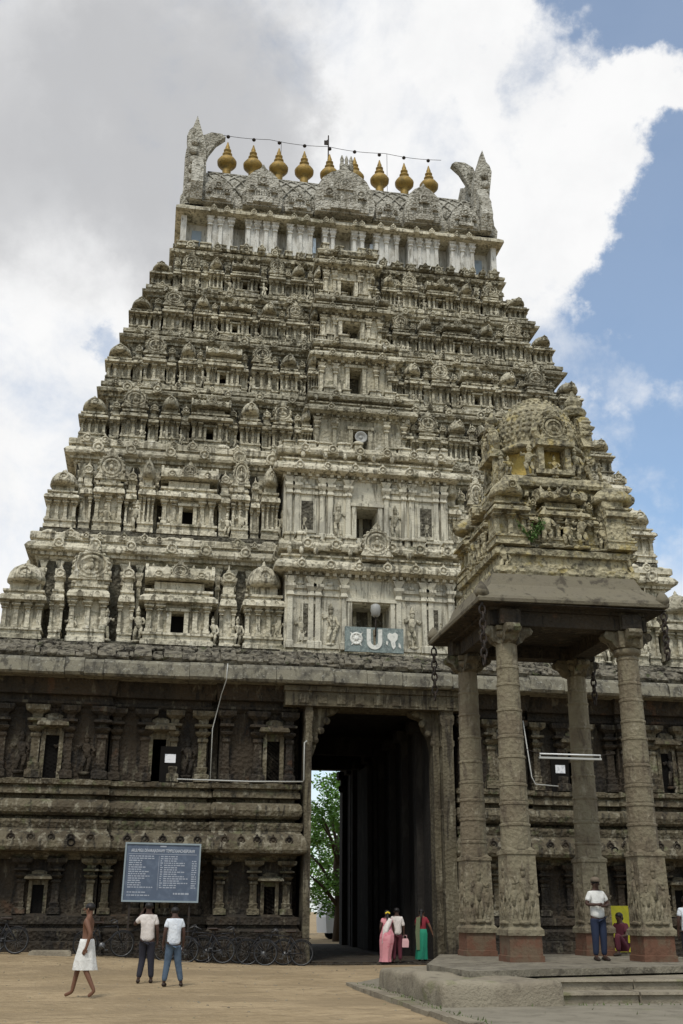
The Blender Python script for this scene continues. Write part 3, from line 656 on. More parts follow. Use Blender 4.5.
# mass behind, with the passage through it
mb.m = 0
mb.box(-17.45, GX0-.25, .9, 18, 0, 8.84); mb.box(GX1+.55, 17.65, .9, 18, 0, 8.84)
base = obj('granite_base', mb, ['granite_dark', 'granite_mid'], tower)
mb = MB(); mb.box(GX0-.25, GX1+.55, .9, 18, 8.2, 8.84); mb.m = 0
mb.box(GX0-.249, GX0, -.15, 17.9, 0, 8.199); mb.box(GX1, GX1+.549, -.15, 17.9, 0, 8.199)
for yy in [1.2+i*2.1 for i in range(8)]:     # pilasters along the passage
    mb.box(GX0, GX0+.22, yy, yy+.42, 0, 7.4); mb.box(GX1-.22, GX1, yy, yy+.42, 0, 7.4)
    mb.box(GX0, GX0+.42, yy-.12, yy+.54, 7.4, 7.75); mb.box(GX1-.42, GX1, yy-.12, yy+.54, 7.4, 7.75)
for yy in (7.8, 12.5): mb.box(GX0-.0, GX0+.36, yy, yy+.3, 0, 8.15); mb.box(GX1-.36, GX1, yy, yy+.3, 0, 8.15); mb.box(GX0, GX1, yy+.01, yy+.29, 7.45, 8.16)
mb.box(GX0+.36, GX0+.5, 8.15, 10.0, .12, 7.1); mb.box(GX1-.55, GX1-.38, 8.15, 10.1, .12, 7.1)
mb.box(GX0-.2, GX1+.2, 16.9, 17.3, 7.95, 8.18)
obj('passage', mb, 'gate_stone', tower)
mb = MB(); mb.box(GX0+.001, GX1-.001, -1.35, 17.95, -.05, .075); mb.box(-2.6, 3.0, -1.75, -1.352, -.05, .04); obj('threshold', mb, 'granite_dark', tower)
# gate frame: posts, corbels, lintel beam
for x0, x1, nm in ((GXO0-.14, GXO0+.08, 0), (GX1+.14, GX1+.55, 1)):
    mb = MB(); xm = (x0+x1)/2; hw_ = (x1-x0)/2
    rings = []
    for z, s_ in [(0, 1.15), (.35, 1.15), (.4, 1), (2.0, 1), (2.05, 1.08), (2.15, 1.08), (2.2, .95), (4.4, .95), (4.45, 1.06), (4.6, 1.06), (4.65, .92), (6.6, .92), (6.65, 1.1), (6.8, 1.1), (6.85, .9), (7.3, .9), (7.4, 1.15), (7.62, 1.2), (7.7, 1), (7.79, 1.1)]:
        rings.append((z, xm-hw_*s_, xm+hw_*s_, -1.0-.02*s_, -.16))
    mb.loft(rings); obj('gate_post', mb, 'gate_frame_stone', tower)
mb = MB()
for (x, w_) in ((GX1+.0, .16),): mb.loft([(0, x-w_*.5, x+w_*.8, -.72, -.14), (7.79, x-w_*.5, x+w_*.8, -.72, -.14)])
obj('door_jamb', mb, 'gate_frame_stone', tower)
for sx, xb in ((1, GX1+.08), (-1, GX0-.05)):
    mb = MB()
    mb.prism([(xb, 6.1), (xb-sx*.14, 6.5), (xb-sx*.22, 6.95), (xb-sx*.42, 7.25), (xb-sx*.5, 7.55), (xb-sx*.85, 7.68), (xb-sx*.95, 7.79), (xb, 7.79)], -.66, -.1)
    for j in range(4): mb.lathe((xb-sx*(.12+.19*j), -.64, 6.75+j*.32), [(.13, 0), (.12, .06), (.04, .1)], 10, 'y')
    obj('corbel', mb, 'gate_frame_stone', tower)
mb = MB()
mb.loft([(7.80, -2.95, 3.4, -1.12, .2), (8.25, -2.95, 3.4, -1.12, .2), (8.27, -3.0, 3.45, -1.2, .2), (8.43, -3.0, 3.45, -1.22, .2)])
for k in range(9): mb.box(-2.5+k*.62, -2.2+k*.62, -1.16, -1.11, 7.88, 8.18)
obj('lintel', mb, 'gate_frame_stone', tower)
# cornice of long pale slabs and the rough course on top
mb = MB(); x = -17.6; q = random.Random(11)
while x < 17.6:
    w_ = q.choice((.6, 1.1, 1.9, 2.7)); j = q.uniform(-.06, .06); dz = q.uniform(-.04, .04)
    a, b = x+.006, min(x+w_, 17.7)-.006
    mb.loft([(8.452+dz*.3, a, b, -1.40+j, .8), (8.52+dz, a, b, -1.48+j, .8), (8.88+dz, a, b, -1.42+j, .8), (9.0+dz, a, b, -1.30+j, .8), (9.05+dz, a, b, -1.10+j, .8)])
    x += w_
obj('cornice', mb, 'granite_pale', tower)
mb = MB(); x = -17.6
while x < 17.6:
    w_ = q.uniform(.14, .6); j = q.uniform(-.14, .14); a, b = x, x+w_+.03; hj = q.uniform(-.09, .09)
    mb.loft([(9.04, a, b, -1.10+j, .7), (9.15+hj*.5, a+.02, b-.02, -1.2+j, .7), (9.30+hj, a+.03, b-.04, -1.12+j, .7), (9.40+hj, a+.05, b-.05, -.9+j, .7), (9.52+hj*.6, a+.05, b-.05, -.62+j*.5, .7), (9.72+hj*.3, a+.05, b-.05, -.42+j*.3, .7)])
    x += w_
for _ in range(620):
    xx_ = q.uniform(-17, 17); t_ = q.random(); yy_ = -1.12+.62*t_; rx_ = q.uniform(.06, .26)
    mb.ell((xx_, yy_+q.uniform(-.04, .04), 9.14+.5*t_), rx_, q.uniform(.08, .16), q.uniform(.05, .14), 6, 4)
mb.box(-17.5, 17.6, -.4, 17.9, 9.0, 9.72)
obj('rubble_course', mb, 'rubble', tower)
# pilasters of the two wall zones, bracketed like the photo
q = random.Random(5)
def base_pil(x, p, z0, z1, w_, m_='granite_dark'):
    mb = MB(); h = z1-z0; y = -p+.02
    def r_(z, a, dd): return (z0+z*h, -w_*a, w_*a, -dd, .02)
    mb.loft([r_(0, .8, .3), r_(.10, .8, .3), r_(.12, .5, .2), r_(.20, .62, .24), r_(.22, .45, .18), r_(.55, .42, .17), r_(.57, .55, .22), r_(.61, .55, .22), r_(.63, .36, .15), r_(.67, .75, .30), r_(.70, .85, .34), r_(.72, .5, .2), r_(.76, .42, .17),
             r_(.78, .95, .38), r_(.81, .95, .38), r_(.83, .5, .22), r_(.88, .55, .24), r_(.93, 1.2, .40), r_(.97, 1.25, .42), r_(1, 1.25, .42)])
    return obj('pilaster', mb, m_, tower, loc=(x, y, 0))
PB = {}
def add_pil(x, p, z0, z1, w_, m_):
    key = (z0, w_, m_)
    if key in PB: c = part_copy(PB[key], tower, (x, -p+.02, 0)); return c
    PB[key] = base_pil(x, p, z0, z1, w_, m_); return PB[key]
def plan(a, b, p):
    n = max(2, round((b-a)/.85)); out = []
    for k in range(n): out.append(a+.22+(b-a-.44)*k/(n-1))
    return out
def make_niche(w_, h, deep):
    mb = MB(); 
    mb.box(-w_, -w_*.62, -.16, .03, 0, h); mb.box(w_*.62, w_, -.16, .03, 0, h)
    mb.box(-w_*.61, w_*.61, -.10, .03, h*.86, h)
    mb.loft([(h, -w_*1.1, w_*1.1, -.24, .03), (h*1.03, -w_*1.45, w_*1.45, -.46, .03), (h*1.09, -w_*1.4, w_*1.4, -.44, .03), (h*1.17, -w_*1.15, w_*1.15, -.28, .03), (h*1.18, -w_*.8, w_*.8, -.2, .03), (h*1.25, -w_*.8, w_*.8, -.2, .03), (h*1.3, -w_*.4, w_*.4, -.14, .03)])
    mb.m = 1; mb.box(-w_*.615, w_*.615, -.02, .035, .002, h*.855)  # black plate level with the wall, painted as the niche's inner shade
    return mb
nich = {}
def niche(x, p, z, w_, h, mats, key):
    if key not in nich:
        o = obj('niche', make_niche(w_, h, .3), mats, tower, loc=(x, -p+.02, z)); nich[key] = o
    else: o = part_copy(nich[key], tower, (x, -p+.02, z))
    return o
for (a, b, p) in bays:
    px = plan(a, b, p)
    for i, x in enumerate(px):
        if -13.5 < x < 14.5:
            add_pil(x, p, 5.36, 7.61, .30 if i % 2 else .24, 'granite_mid' if q.random() < .45 else 'granite_dark')
            add_pil(x, p, 1.39, 2.97, .24, 'granite_mid' if q.random() < .45 else 'granite_dark')
    for i in range(len(px)-1):
        x = (px[i]+px[i+1])/2
        if not -13.5 < x < 14.5: continue
        wide = i == (len(px)-1)//2
        if wide: niche(x, p, 5.37, .34, 1.55, ['granite_mid', 'void_shade'], 'u'); niche(x, p, 1.40, .28, .95, ['granite_mid', 'void_shade'], 'l')
for x in [-11.2, -9.9, -9.2, 3.4, 10.6, 7.2, -6.0]:     # carved relief figures
    fo = part_copy(fig_protos[0][0], tower, (x, -.38 if abs(x) > 8.6 or 2.9 < x < 5.3 else -.16, 5.5), (1.1, .6, 1.1)); fo.material_slots[0].link = 'OBJECT'; fo.material_slots[0].material = MATS['granite_dark']; fo.name = 'relief_figure'
# bracket holes / rings under the frieze
mb = MB()
for x in (-12.35, -9.35, 5.0, 8.05): mb.lathe((x, -1.16 if x < -8.6 and x > -12 else -.9, 3.42), [(.12, -.1), (.125, .10), (.09, .11), (.07, .02)], 14, 'y')
obj('drain_spout', mb, 'void_shade', tower)

# ---- notices and little things fixed to the wall
for x, y in ((-6.53, -.23), (6.62, -.23)):
    mb = MB(); mb.box(-.32, .32, -.04, .02, -.62, .52); o = tag(obj('niche_shade_panel', mb, 'void_shade', loc=(x, y+.0, 5.95)), 'black panel painted as the shade of a niche, with a pale notice, '+('left' if x < 0 else 'right')+' of the gateway', 'panel')  # box stands proud; its black colour stands in for niche shade
    mb = MB(); mb.box(-.17, .17, -.065, -.041, .0, .27); obj('notice', mb, 'paper', o)
def pipe(pts, r, label, name='conduit', m_='white_pipe'):
    mb = MB(); mb.tube(pts, r, 6); return tag(obj(name, mb, m_), label, 'pipe', 'white conduits on the granite wall')
pipe([(-6.3, -.85, 5.38), (-4, -.86, 5.36), (-2.32, -.98, 5.38), (-2.3, -1.08, 5.42), (-2.3, -1.08, 6.6), (-2.22, -1.08, 6.66)], .024, 'long white conduit running along the wall ledge to the left gate post')
pipe([(-4.9, -1.53, 8.98), (-4.92, -1.52, 8.45), (-5.02, -.9, 8.1), (-5.25, -.75, 7.0), (-5.25, -.72, 5.4)], .018, 'thin white cable dropping from the cornice onto the wall ledge')
pipe([(5.2, -.8, 7.6), (5.42, -.75, 5.75), (5.5, -.85, 5.5), (6.3, -.85, 5.45)], .02, 'thin white conduit on the wall right of the gateway, seen between the pavilion pillars')

# ---- emblem panel, lamp and loudspeaker in the windows
def disc_panel():
    pr = empty('emblem_panel', (0.12, -.55, 9.78)); tag(pr, 'teal painted panel with a white U mark, wheel and conch below the lowest window', 'sign')
    mb = MB(); mb.box(-1.02, 1.02, -.05, .05, 0, .86); obj('panel', mb, 'sign_teal', pr)
    mb = MB(); o_ = []; 
    for k in range(13): a = math.pi+math.pi*k/12; o_.append((math.cos(a)*.27, .36+math.sin(a)*.27))
    i_ = [(x*.45, (z-.36)*.45+.36) for x, z in o_][::-1]
    mb.prism([(-.27, .80)]+o_+[(.27, .80), (.13, .80)]+i_+[(-.13, .80)], -.075, -.051); obj('white_mark', mb, 'sign_white', pr)
    mb = MB(); mb.prism([(-.035, .25), (.035, .25), (.05, .78), (-.05, .78)], -.072, -.0515); obj('centre_stroke', mb, 'pillar_stone', pr)
    mb = MB(); mb.lathe((-.63, -.05, .45), [(.22, 0), (.22, .02), (.15, .021), (.15, .012), (.08, .012), (.08, .024), (.02, .025)], 18, 'y')
    for k in range(8):
        a = k*math.pi/4; c_, s_ = math.cos(a), math.sin(a); mb.prism([(-.63+c_*.06-s_*.012, .45+s_*.06+c_*.012), (-.63+c_*.06+s_*.012, .45+s_*.06-c_*.012), (-.63+c_*.19+s_*.012, .45+s_*.19-c_*.012), (-.63+c_*.19-s_*.012, .45+s_*.19+c_*.012)], -.073, -.055)
    for a in (math.pi*.25, math.pi*.75, math.pi*1.3, math.pi*1.7): mb.prism([(-.63+math.cos(a-.15)*.22, .45+math.sin(a-.15)*.22), (-.63+math.cos(a+.15)*.22, .45+math.sin(a+.15)*.22), (-.63+math.cos(a)*.31, .45+math.sin(a)*.31)], -.07, -.052)
    obj('wheel_mark', mb, 'sign_white', pr)
    mb = MB(); mb.prism([(.45, .62), (.52, .70), (.62, .66), (.72, .72), (.82, .64), (.80, .48), (.72, .38), (.74, .22), (.66, .12), (.60, .22), (.56, .40), (.46, .50)], -.072, -.051)
    mb.prism([(.40, .30), (.46, .26), (.48, .38), (.42, .42)], -.071, -.0512); mb.prism([(.84, .22), (.93, .16), (.90, .32), (.84, .36)], -.071, -.0512); obj('conch_mark', mb, 'sign_white', pr)
disc_panel()
lamp = empty('window_lamp', (.14, -.72, 10.66)); tag(lamp, 'grey globe lamp on a thin upright rod in front of the lowest window', 'lamp')
mb = MB(); mb.tube([(0, 0, -.35), (0, 0, .33)], .025, 6); mb.box(-.02, .02, 0, .7, -.34, -.30); obj('rod', mb, 'rusty_iron', lamp)
mb = MB(); mb.lathe((0, 0, .33), [(.08, 0), (.15, .06), (.18, .25), (.16, .40), (.08, .45)], 14); obj('globe', mb, 'dim_lamp', lamp)
spk = empty('loudspeaker', (.13, 1.86, 18.78)); tag(spk, 'round grey horn loudspeaker mounted in the third window up', 'loudspeaker')
mb = MB(); mb.lathe((0, 0, .08), [(.23, .0), (.25, .06), (.21, .07), (.12, -.06), (.09, -.06), (.09, .0), (.03, .04)], 18, 'y'); obj('horn', mb, 'dim_lamp', spk)
mb = MB(); mb.tube([(0, .1, -.45), (0, .1, .05)], .03, 6); obj('bracket', mb, 'rusty_iron', spk)

# ------------------------------------------------------------------ information board
TX = .0
bd = empty('information_board', (-6.61, -1.35, 1.78)); tag(bd, 'blue board with columns of white lettering standing against the granite wall behind the bicycles', 'sign board')
bd.rotation_euler = (0, R(.5), 0); bd.scale = (.93, 1, .96)
mb = MB(); mb.box(-1.17, 1.17, 0, .05, 0, 1.66); obj('panel', mb, 'board_blue', bd)
mb = MB()
for b in ((-1.22, 1.22, -.03, .055, -.05, .0), (-1.22, 1.22, -.03, .055, 1.66, 1.71), (-1.22, -1.171, -.03, .055, .0, 1.66), (1.171, 1.22, -.03, .055, .0, 1.66)): mb.box(*b)
obj('frame', mb, 'board_frame', bd)
for sx in (-1, 1): mb = MB(); mb.box(sx*.95-.03, sx*.95+.03, .056, .11, -1.80, 1.6); obj('post', mb, 'rusty_iron', bd)
def text(body, size, x, z, m_, parent, y=-.006, align='CENTER', sx=1):
    cu = bpy.data.curves.new('lettering', 'FONT'); cu.body = body; cu.size = size; cu.align_x = align; cu.extrude = .002
    cu.offset = .0015
    to = bpy.data.objects.new('lettering', cu); col.objects.link(to)
    dg = bpy.context.evaluated_depsgraph_get(); me = bpy.data.meshes.new_from_object(to.evaluated_get(dg)); bpy.data.objects.remove(to)
    me.materials.clear(); me.materials.append(MATS[m_])
    o = bpy.data.objects.new('lettering', me); col.objects.link(o); o.parent = parent; o.rotation_euler = (R(90), 0, 0); o.location = (x, y, z); o.scale = (sx, 1, 1); return o
text('ARULMIGU DEVARAJASWAMY TEMPLE KANCHEEPURAM', .135, 0, 1.43, 'board_text', bd, sx=.60)
mb = MB(); mb.box(-.10, .10, -.006, .001, 1.585, 1.63); mb.box(-1.1, 1.1, -.006, .001, 1.365, 1.378); q = random.Random(9)
def words(x0, x1, z, h, fill):
    x = x0; end = x0+(x1-x0)*fill
    while x < end: w_ = q.uniform(.04, .13); mb.box(x, min(x+w_, end+.02), -.005, .001, z, z+h); x += w_+.022
for k in range(15):
    z = 1.29-k*.066
    words(-1.07, -.18, z, .032, q.choice((.45, .6, .75, .9))); words(-.06, .02, z, .032, .8); words(.06, .86, z, .032, q.choice((.5, .6, .8, .95)))
    if k > 1: words(.95, 1.10, z, .032, .9)
words(-1.07, -.4, .22, .032, .9); words(-1.07, -.2, .13, .032, .8); words(.4, 1.0, .18, .05, .8); mb.box(-.12, -.11, -.005, .001, .3, 1.32)
obj('small_lettering', mb, 'board_text_dim', bd)
for b_ in []: pass

# ------------------------------------------------------------------ pavilion
PX, PY = 2.15, -11.2
pv = empty('pillared_pavilion', (PX, PY, .55)); tag(pv, 'four pillared stone pavilion with a tiered domed plaster roof standing before the tower', 'pavilion')
pv0 = Vector((PX, PY, .55))
def pobj(name, mb, mats, label=None):
    mb.v = [(x-pv0.x, y-pv0.y, z-pv0.z) for x, y, z in mb.v]
    return obj(name, mb, mats, pv, label)
q = random.Random(2)
for (sx, sy) in ((-1, -1), (1, -1), (-1, 1), (1, 1)):
    cx_, cy_ = PX+sx*1.46, PY+sy*1.58
    ox_ = 0
    mb = MB()
    # painted square foot, carved block, then banded octagonal and sixteen sided shaft, tapering
    def pr_(z, a): return (z, cx_-a, cx_+a, cy_-a, cy_+a)
    mb.m = 1; mb.loft([pr_(.54, .375), pr_(.66, .375), pr_(.67, .35), pr_(1.05, .345)])
    mb.m = 0; mb.loft([pr_(1.05, .39), pr_(1.16, .39), pr_(1.22, .335), pr_(1.6, .33), pr_(2.65, .31), pr_(2.66, .335), pr_(2.74, .33), pr_(2.75, .30), pr_(2.8, .25)])
    # relief figures on the carved block
    for face in range(4):
        for k in (-1, 0, 1) if face != 2 else (0,):
            t = MB(); t.add(figure_mesh(face*3+k+q.randint(0, 50)).v, []); fm = figure_mesh(face*3+k+q.randint(0, 50)); sc_ = (.95 if k == 0 else .7)*1.1
            a = face*math.pi/2; ca, sa = math.cos(a), math.sin(a)
            vs = []
            for (x, y, z) in fm.v: x2 = x*sc_*.75+k*.19; y2 = y*.55*sc_-.325+.02; vs.append((cx_+x2*ca-y2*sa, cy_+x2*sa+y2*ca, 1.26+z*sc_))
            mb.add(vs, fm.f, True)
    r = .38; z = 2.76
    seq = []
    while z < 7.05:
        h = q.uniform(.26, .62); rr = .315-.085*(z-2.76)/4.4
        seq += [(rr, z), (rr*.985, z+h-.10), (rr*1.04, z+h-.085), (rr*1.04, z+h-.045), (rr*.95, z+h-.03), (rr*.95, z+h-.005)]; z += h
    mb.lathe((cx_, cy_, 0), [(a_*1.03, b_) for a_, b_ in seq], 16, 'z', smooth=False, a0=math.pi/16)
    mb.lathe((cx_, cy_, 0), [(.22, z-.01), (.31, z+.05), (.33, z+.14), (.22, z+.2)], 16, 'z')
    mb.loft([(z+.18, cx_-.28, cx_+.28, cy_-.28, cy_+.28), (7.62, cx_-.30, cx_+.30, cy_-.30, cy_+.30)])
    pobj('pillar', mb, ['pillar_stone', 'red_wash'])
    # four armed bracket
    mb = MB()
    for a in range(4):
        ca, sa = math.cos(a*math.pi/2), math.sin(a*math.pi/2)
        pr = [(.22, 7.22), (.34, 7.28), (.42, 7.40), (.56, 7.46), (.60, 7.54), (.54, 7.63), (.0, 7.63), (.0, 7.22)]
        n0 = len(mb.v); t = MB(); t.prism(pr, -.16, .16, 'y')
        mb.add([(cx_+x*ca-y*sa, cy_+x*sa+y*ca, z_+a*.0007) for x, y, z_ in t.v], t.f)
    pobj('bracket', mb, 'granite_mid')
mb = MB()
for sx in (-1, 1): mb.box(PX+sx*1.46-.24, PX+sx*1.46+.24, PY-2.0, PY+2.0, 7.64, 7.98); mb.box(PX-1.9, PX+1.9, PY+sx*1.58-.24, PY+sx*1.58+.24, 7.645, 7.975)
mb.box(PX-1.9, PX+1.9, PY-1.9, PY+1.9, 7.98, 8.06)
pobj('ceiling_beam', mb, 'granite_dark')  # dark stone puts the shade beneath the roof into the colour
EH, ED = 2.30, 2.28; RX = PX+.14
mb = MB()
n = 12
def er(z, o, th=0): return (z, PX-EH+o, PX+EH-o, PY-ED+o, PY+ED-o)
mb.loft([er(8.09, .55), er(8.10, .02), er(8.17, 0), er(8.24, .03), er(8.38, .20), er(8.62, .44), er(8.92, .56)])
mb.v = [(x, y, z+(x-PX)*.012) for x, y, z in mb.v]
for sx in (-1, 1):
    for sy in (-1, 1): mb.lathe((PX+sx*(EH-.12), PY+sy*(ED-.12), 8.2), [(.14, 0), (.18, .1), (.12, .22), (.03, .34)], 8)
pobj('eave', mb, 'eave_stone')
mb = MB(); mb.box(PX-EH+.06, PX+EH-.06, PY-ED+.06, PY+ED-.06, 8.055, 8.072); pobj('soffit_shade', mb, 'granite_dark')  # thin dark plate added so the eave underside looks shaded
def brick(h0): pass
mb = MB()
BW, BD = 1.78, 1.68
def br(z, o): return (z, RX-BW+o, RX+BW-o, PY-BD+o, PY+BD-o)
mb.loft([br(8.90, .05), br(9.0, 0), br(9.12, .0), br(9.13, .12), br(9.42, .14), br(9.43, .02), br(9.56, .0), br(9.62, .1), br(9.66, .3), br(9.661, .75), br(11.0, .82)])
UW = 1.36
def ur(z, o): return (z, RX-UW+o, RX+UW-o, PY-UW+.06+o, PY+UW-.06-o)
mb.loft([ur(10.98, .32), ur(11.22, .32), ur(11.24, .2), ur(11.33, .2), ur(11.34, 0), ur(11.42, -.04), ur(11.55, 0), ur(11.64, .10), ur(11.7, .35)])
for k in range(11):
    x = RX-.95+k*.19; mb.box(x-.045, x+.045, PY-1.22, PY-.9, 11.1, 11.23)
    y = PY-.9+k*.18; mb.box(RX-1.24, RX-.9, y-.045, y+.045, 11.1, 11.23)
pobj('roof_tier', mb, ['pavilion_plaster'])
mb = MB(); mb.loft([(10.45, RX-1.02, RX+1.02, PY-.98, PY+.98), (11.15, RX-1.0, RX+1.0, PY-.96, PY+.96)]); pobj('yellow_band', mb, 'yellow_wash')
# small shrines round the tier
pprot = {}
def pav_shrine(kind, x, y, z, w_, h, d, rz):
    W0 = {'dome': .8, 'barrel': 1.1, 'urn': .4}[kind]
    if kind not in pprot:
        o = make_shrine(kind, W0, 1.9, .55, {'dome': 3, 'barrel': 4, 'urn': 2}[kind], {'dome': 'domed_shrine', 'barrel': 'barrel_roofed_shrine', 'urn': 'urn_shrine'}[kind])
        o.data.materials[0] = MATS['pavilion_plaster']; pprot[kind] = o
    else: o = pprot[kind].copy(); col.objects.link(o)
    o.parent = pv; o.location = (x-pv0.x, y-pv0.y, z-pv0.z); o.scale = (w_/W0, d/.55, h/1.9); o.rotation_euler = (0, 0, rz)
for a in range(4):
    ca, sa = math.cos(a*math.pi/2), math.sin(a*math.pi/2)
    for kind, u, v, w_, h, d in (('dome', -1.36, -1.62, .84, 1.80, .74), ('barrel', 0, -1.0, 1.15, 1.72, .66), ('urn', -.72, -.95, .30, 1.45, .6), ('urn', .72, -.95, .30, 1.45, .6)):
        if kind == 'dome': v = -1.0
        pav_shrine(kind, RX+u*ca-v*sa, PY+u*sa+v*ca, 9.655, w_, h, d, a*math.pi/2)
    ff = 0
for a in range(4):
    ca, sa = math.cos(a*math.pi/2), math.sin(a*math.pi/2)
    for k, (u, v, z_, s_) in enumerate([(-.5, -1.62, 9.64, .85), (.45, -1.63, 9.64, .8), (-.9, -1.55, 9.64, .6), (.95, -1.55, 9.64, .62), (.05, -1.66, 9.64, .62), (-1.6, -1.6, 8.95, .62), (0, -1.2, 11.62, .5), (-.6, -1.15, 11.62, .75), (.55, -1.15, 11.62, .75), (-1.2, -1.2, 11.62, .42)]):
        fo = fig_protos[k % 3][0].copy(); col.objects.link(fo); fo.parent = pv; fo.name = 'stucco_figure'
        fo.data = fo.data
        fo.location = (RX+u*ca-v*sa-pv0.x, PY+u*sa+v*ca-pv0.y, z_-pv0.z); fo.scale = (s_*1.2, s_*1.1, s_); fo.rotation_euler = (0, 0, a*math.pi/2)
        fo.material_slots[0].link = 'OBJECT'; fo.material_slots[0].material = MATS['pavilion_plaster']
# neck and dome
mb = MB(); mb.lathe((RX, PY, 11.66), [(1.16, 0), (1.18, .12), (.98, .16), (.96, .85), (1.06, .9)], 8, 'z', smooth=False, a0=math.pi/8); pobj('yellow_neck', mb, 'yellow_wash')
mb = MB()
mb.lathe((RX, PY, 12.5), [(1.0, 0), (1.22, .02), (1.24, .10), (1.14, .17), (1.0, .24), (1.04, .34), (1.07, .60), (1.01, .92), (.86, 1.25), (.62, 1.50), (.36, 1.66), (.28, 1.70), (.30, 1.76), (.18, 1.82), (.05, 1.86)], 32, 'z')
for j in range(9):     # rows of scale knobs
    zz = 12.88+j*.15; rr_ = [1.03, 1.055, 1.05, 1.02, .97, .90, .80, .68, .52][j]
    n = int(2*math.pi*rr_/.15)
    for k in range(n):
        a = 2*math.pi*(k+.5*(j % 2))/n; mb.ell((RX+math.cos(a)*rr_, PY+math.sin(a)*rr_, zz), .055, .055, .06, 6, 4)
pobj('dome', mb, 'pavilion_plaster')
for a in range(4):
    mb = MB(); t = MB(); kudu(t, 0, -1.16, 12.95, .34 if a in (0, 2) else .44, .2, 18); t.box(-.5, .5, -1.42, -1.0, 12.42, 12.58)
    t.lathe((0, -1.15, 13.32 if a in (0, 2) else 13.5), [(.13, 0), (.20, .1), (.12, .2), (.03, .36)], 8)
    for sx in (-1, 1): t.tube([(sx*.36, -1.2, 12.65), (sx*.48, -1.24, 12.85), (sx*.42, -1.25, 13.05), (sx*.3, -1.25, 12.98)], [.09, .10, .08, .04], 6)
    t.box(-.42, -.28, -1.30, -.92, 11.82, 12.44); t.box(.28, .42, -1.30, -.92, 11.82, 12.44); t.box(-.5, .5, -1.3, -.9, 11.70, 11.82)
    ca, sa = math.cos(a*math.pi/2), math.sin(a*math.pi/2)
    mb.add([(RX+x*ca-y*sa, PY+x*sa+y*ca, z) for x, y, z in t.v], t.f)
    if a == 1:
        t2 = MB(); kudu(t2, 0, -1.1, 13.35, .55, .3, 18); t2.lathe((0, -1.12, 13.9), [(.3, 0), (.36, .15), (.22, .3), (.27, .42), (.12, .6), (.03, .8)], 10)
        for k in range(5): t2.ell((-.4+.2*k, -1.3, 13.1+.25*(k % 2)), .13, .13, .16, 7, 5)
        mb.add([(RX+x*ca-y*sa, PY+x*sa+y*ca, z) for x, y, z in t2.v], t2.f)
    pobj('arched_dormer', mb, 'pavilion_plaster')
# base slab of the pavilion
mb = MB()
mb.prism([(-1.62, -13.9), (-1.5, -16.5), (-.1, -15.9), (5.3, -14.2), (5.4, -8.8), (.0, -8.8)], .43, .545, 'z')
mb.prism([(-1.35, -13.8), (-1.25, -16.1), (-.1, -15.5), (5.1, -13.9), (5.2, -9.0), (.2, -9.0)], -.05, .43, 'z')
pobj('base_slab', mb, 'slab_stone')
# chains at the eave corners
link = None
for (sx, sy, lab) in ((-1, -1, 'rusty iron chain hanging from the near left eave corner of the pavilion'), (1, -1, 'rusty iron chain hanging from the near right eave corner of the pavilion'), (-1, 1, 'rusty iron chain hanging from the far left eave corner of the pavilion'), (1, 1, 'rusty iron chain hanging from the far right eave corner of the pavilion')):
    mb = MB(); z = 0; xx = 0
    mb.tube([(0, 0, .12), (.0, 0, -.02)], .03, 6)
    for k in range(8):
        pts = []
        for j in range(10):
            a = 2*math.pi*j/10; u = math.cos(a)*.068; v = math.sin(a)*.115
            pts.append((u, 0, -.10-k*.165+v) if k % 2 == 0 else (0, u, -.10-k*.165+v))
        mb.tube(pts, .024, 6, True)
    o = obj('chain', mb, 'rusty_iron'); o.location = (PX+sx*(EH-.12), PY+sy*(ED-.12), 7.98 if sx < 0 else 8.0); tag(o, lab, 'chain', 'chains at the pavilion eave corners')
    if (sx, sy) == (1, -1): o.scale = (1, 1, .8)
# tube lamp hung between the front pillars
tl = empty('tube_lamp', (2.12, -12.62, 4.78)); tag(tl, 'white twin fluorescent tube lamp hung level between the front pavilion pillars', 'lamp')
mb = MB(); mb.tube([(-.72, 0, .05), (.72, 0, .05)], .016, 8); obj('tube', mb, 'tube_white', tl)
mb = MB(); mb.box(-.73, .73, -.02, .05, -.055, -.015); mb.box(-.72, -.70, .0, .02, -.02, .06); mb.box(.70, .72, .0, .02, -.02, .06); obj('fitting', mb, 'white_pipe', tl)
mb = MB(); mb.tube([(-1.12, 0, .16), (-.72, 0, .05)], .008, 5); mb.tube([(.72, 0, .05), (1.08, 0, .1)], .008, 5); obj('wire', mb, 'rusty_iron', tl)
# weed in the plaster
def leafclump(mb, c, n, rad, size, q, flat=1.0):
    for _ in range(n):
        while True:
            p = Vector((q.uniform(-1, 1), q.uniform(-1, 1), q.uniform(-1, 1)))
            if p.length < 1: break
        p = Vector((p.x*rad[0], p.y*rad[1], p.z*rad[2]))+Vector(c)
        a = Vector((q.uniform(-1, 1), q.uniform(-1, 1), q.uniform(-.6, .6))).normalized(); b = a.cross(Vector((q.uniform(-1, 1), q.uniform(-1, 1), q.uniform(-1, 1)))).normalized()
        s_ = size*q.uniform(.6, 1.3)
        mb.add([p-a*s_, p+b*s_*.45, p+a*s_, p-b*s_*.45], [(0, 1, 2, 3)])
mb = MB(); qw = random.Random(4)
for k in range(9):
    p0 = Vector((1.42+qw.uniform(-.05, .05), -12.9, 9.72)); p1 = p0+Vector((qw.uniform(-.32, .32), qw.uniform(-.2, .05), qw.uniform(.25, .6)))
    mb.tube([p0, p0.lerp(p1, .5)+Vector((0, -.03, .05)), p1], .008, 4)
    for j in range(5): leafclump(mb, tuple(p0.lerp(p1, .35+.16*j)), 3, (.07, .06, .06), .055, qw)
tag(obj('weed', mb, 'leaf_dull'), 'green weed sprouting from the plaster on the pavilion roof', 'weed')

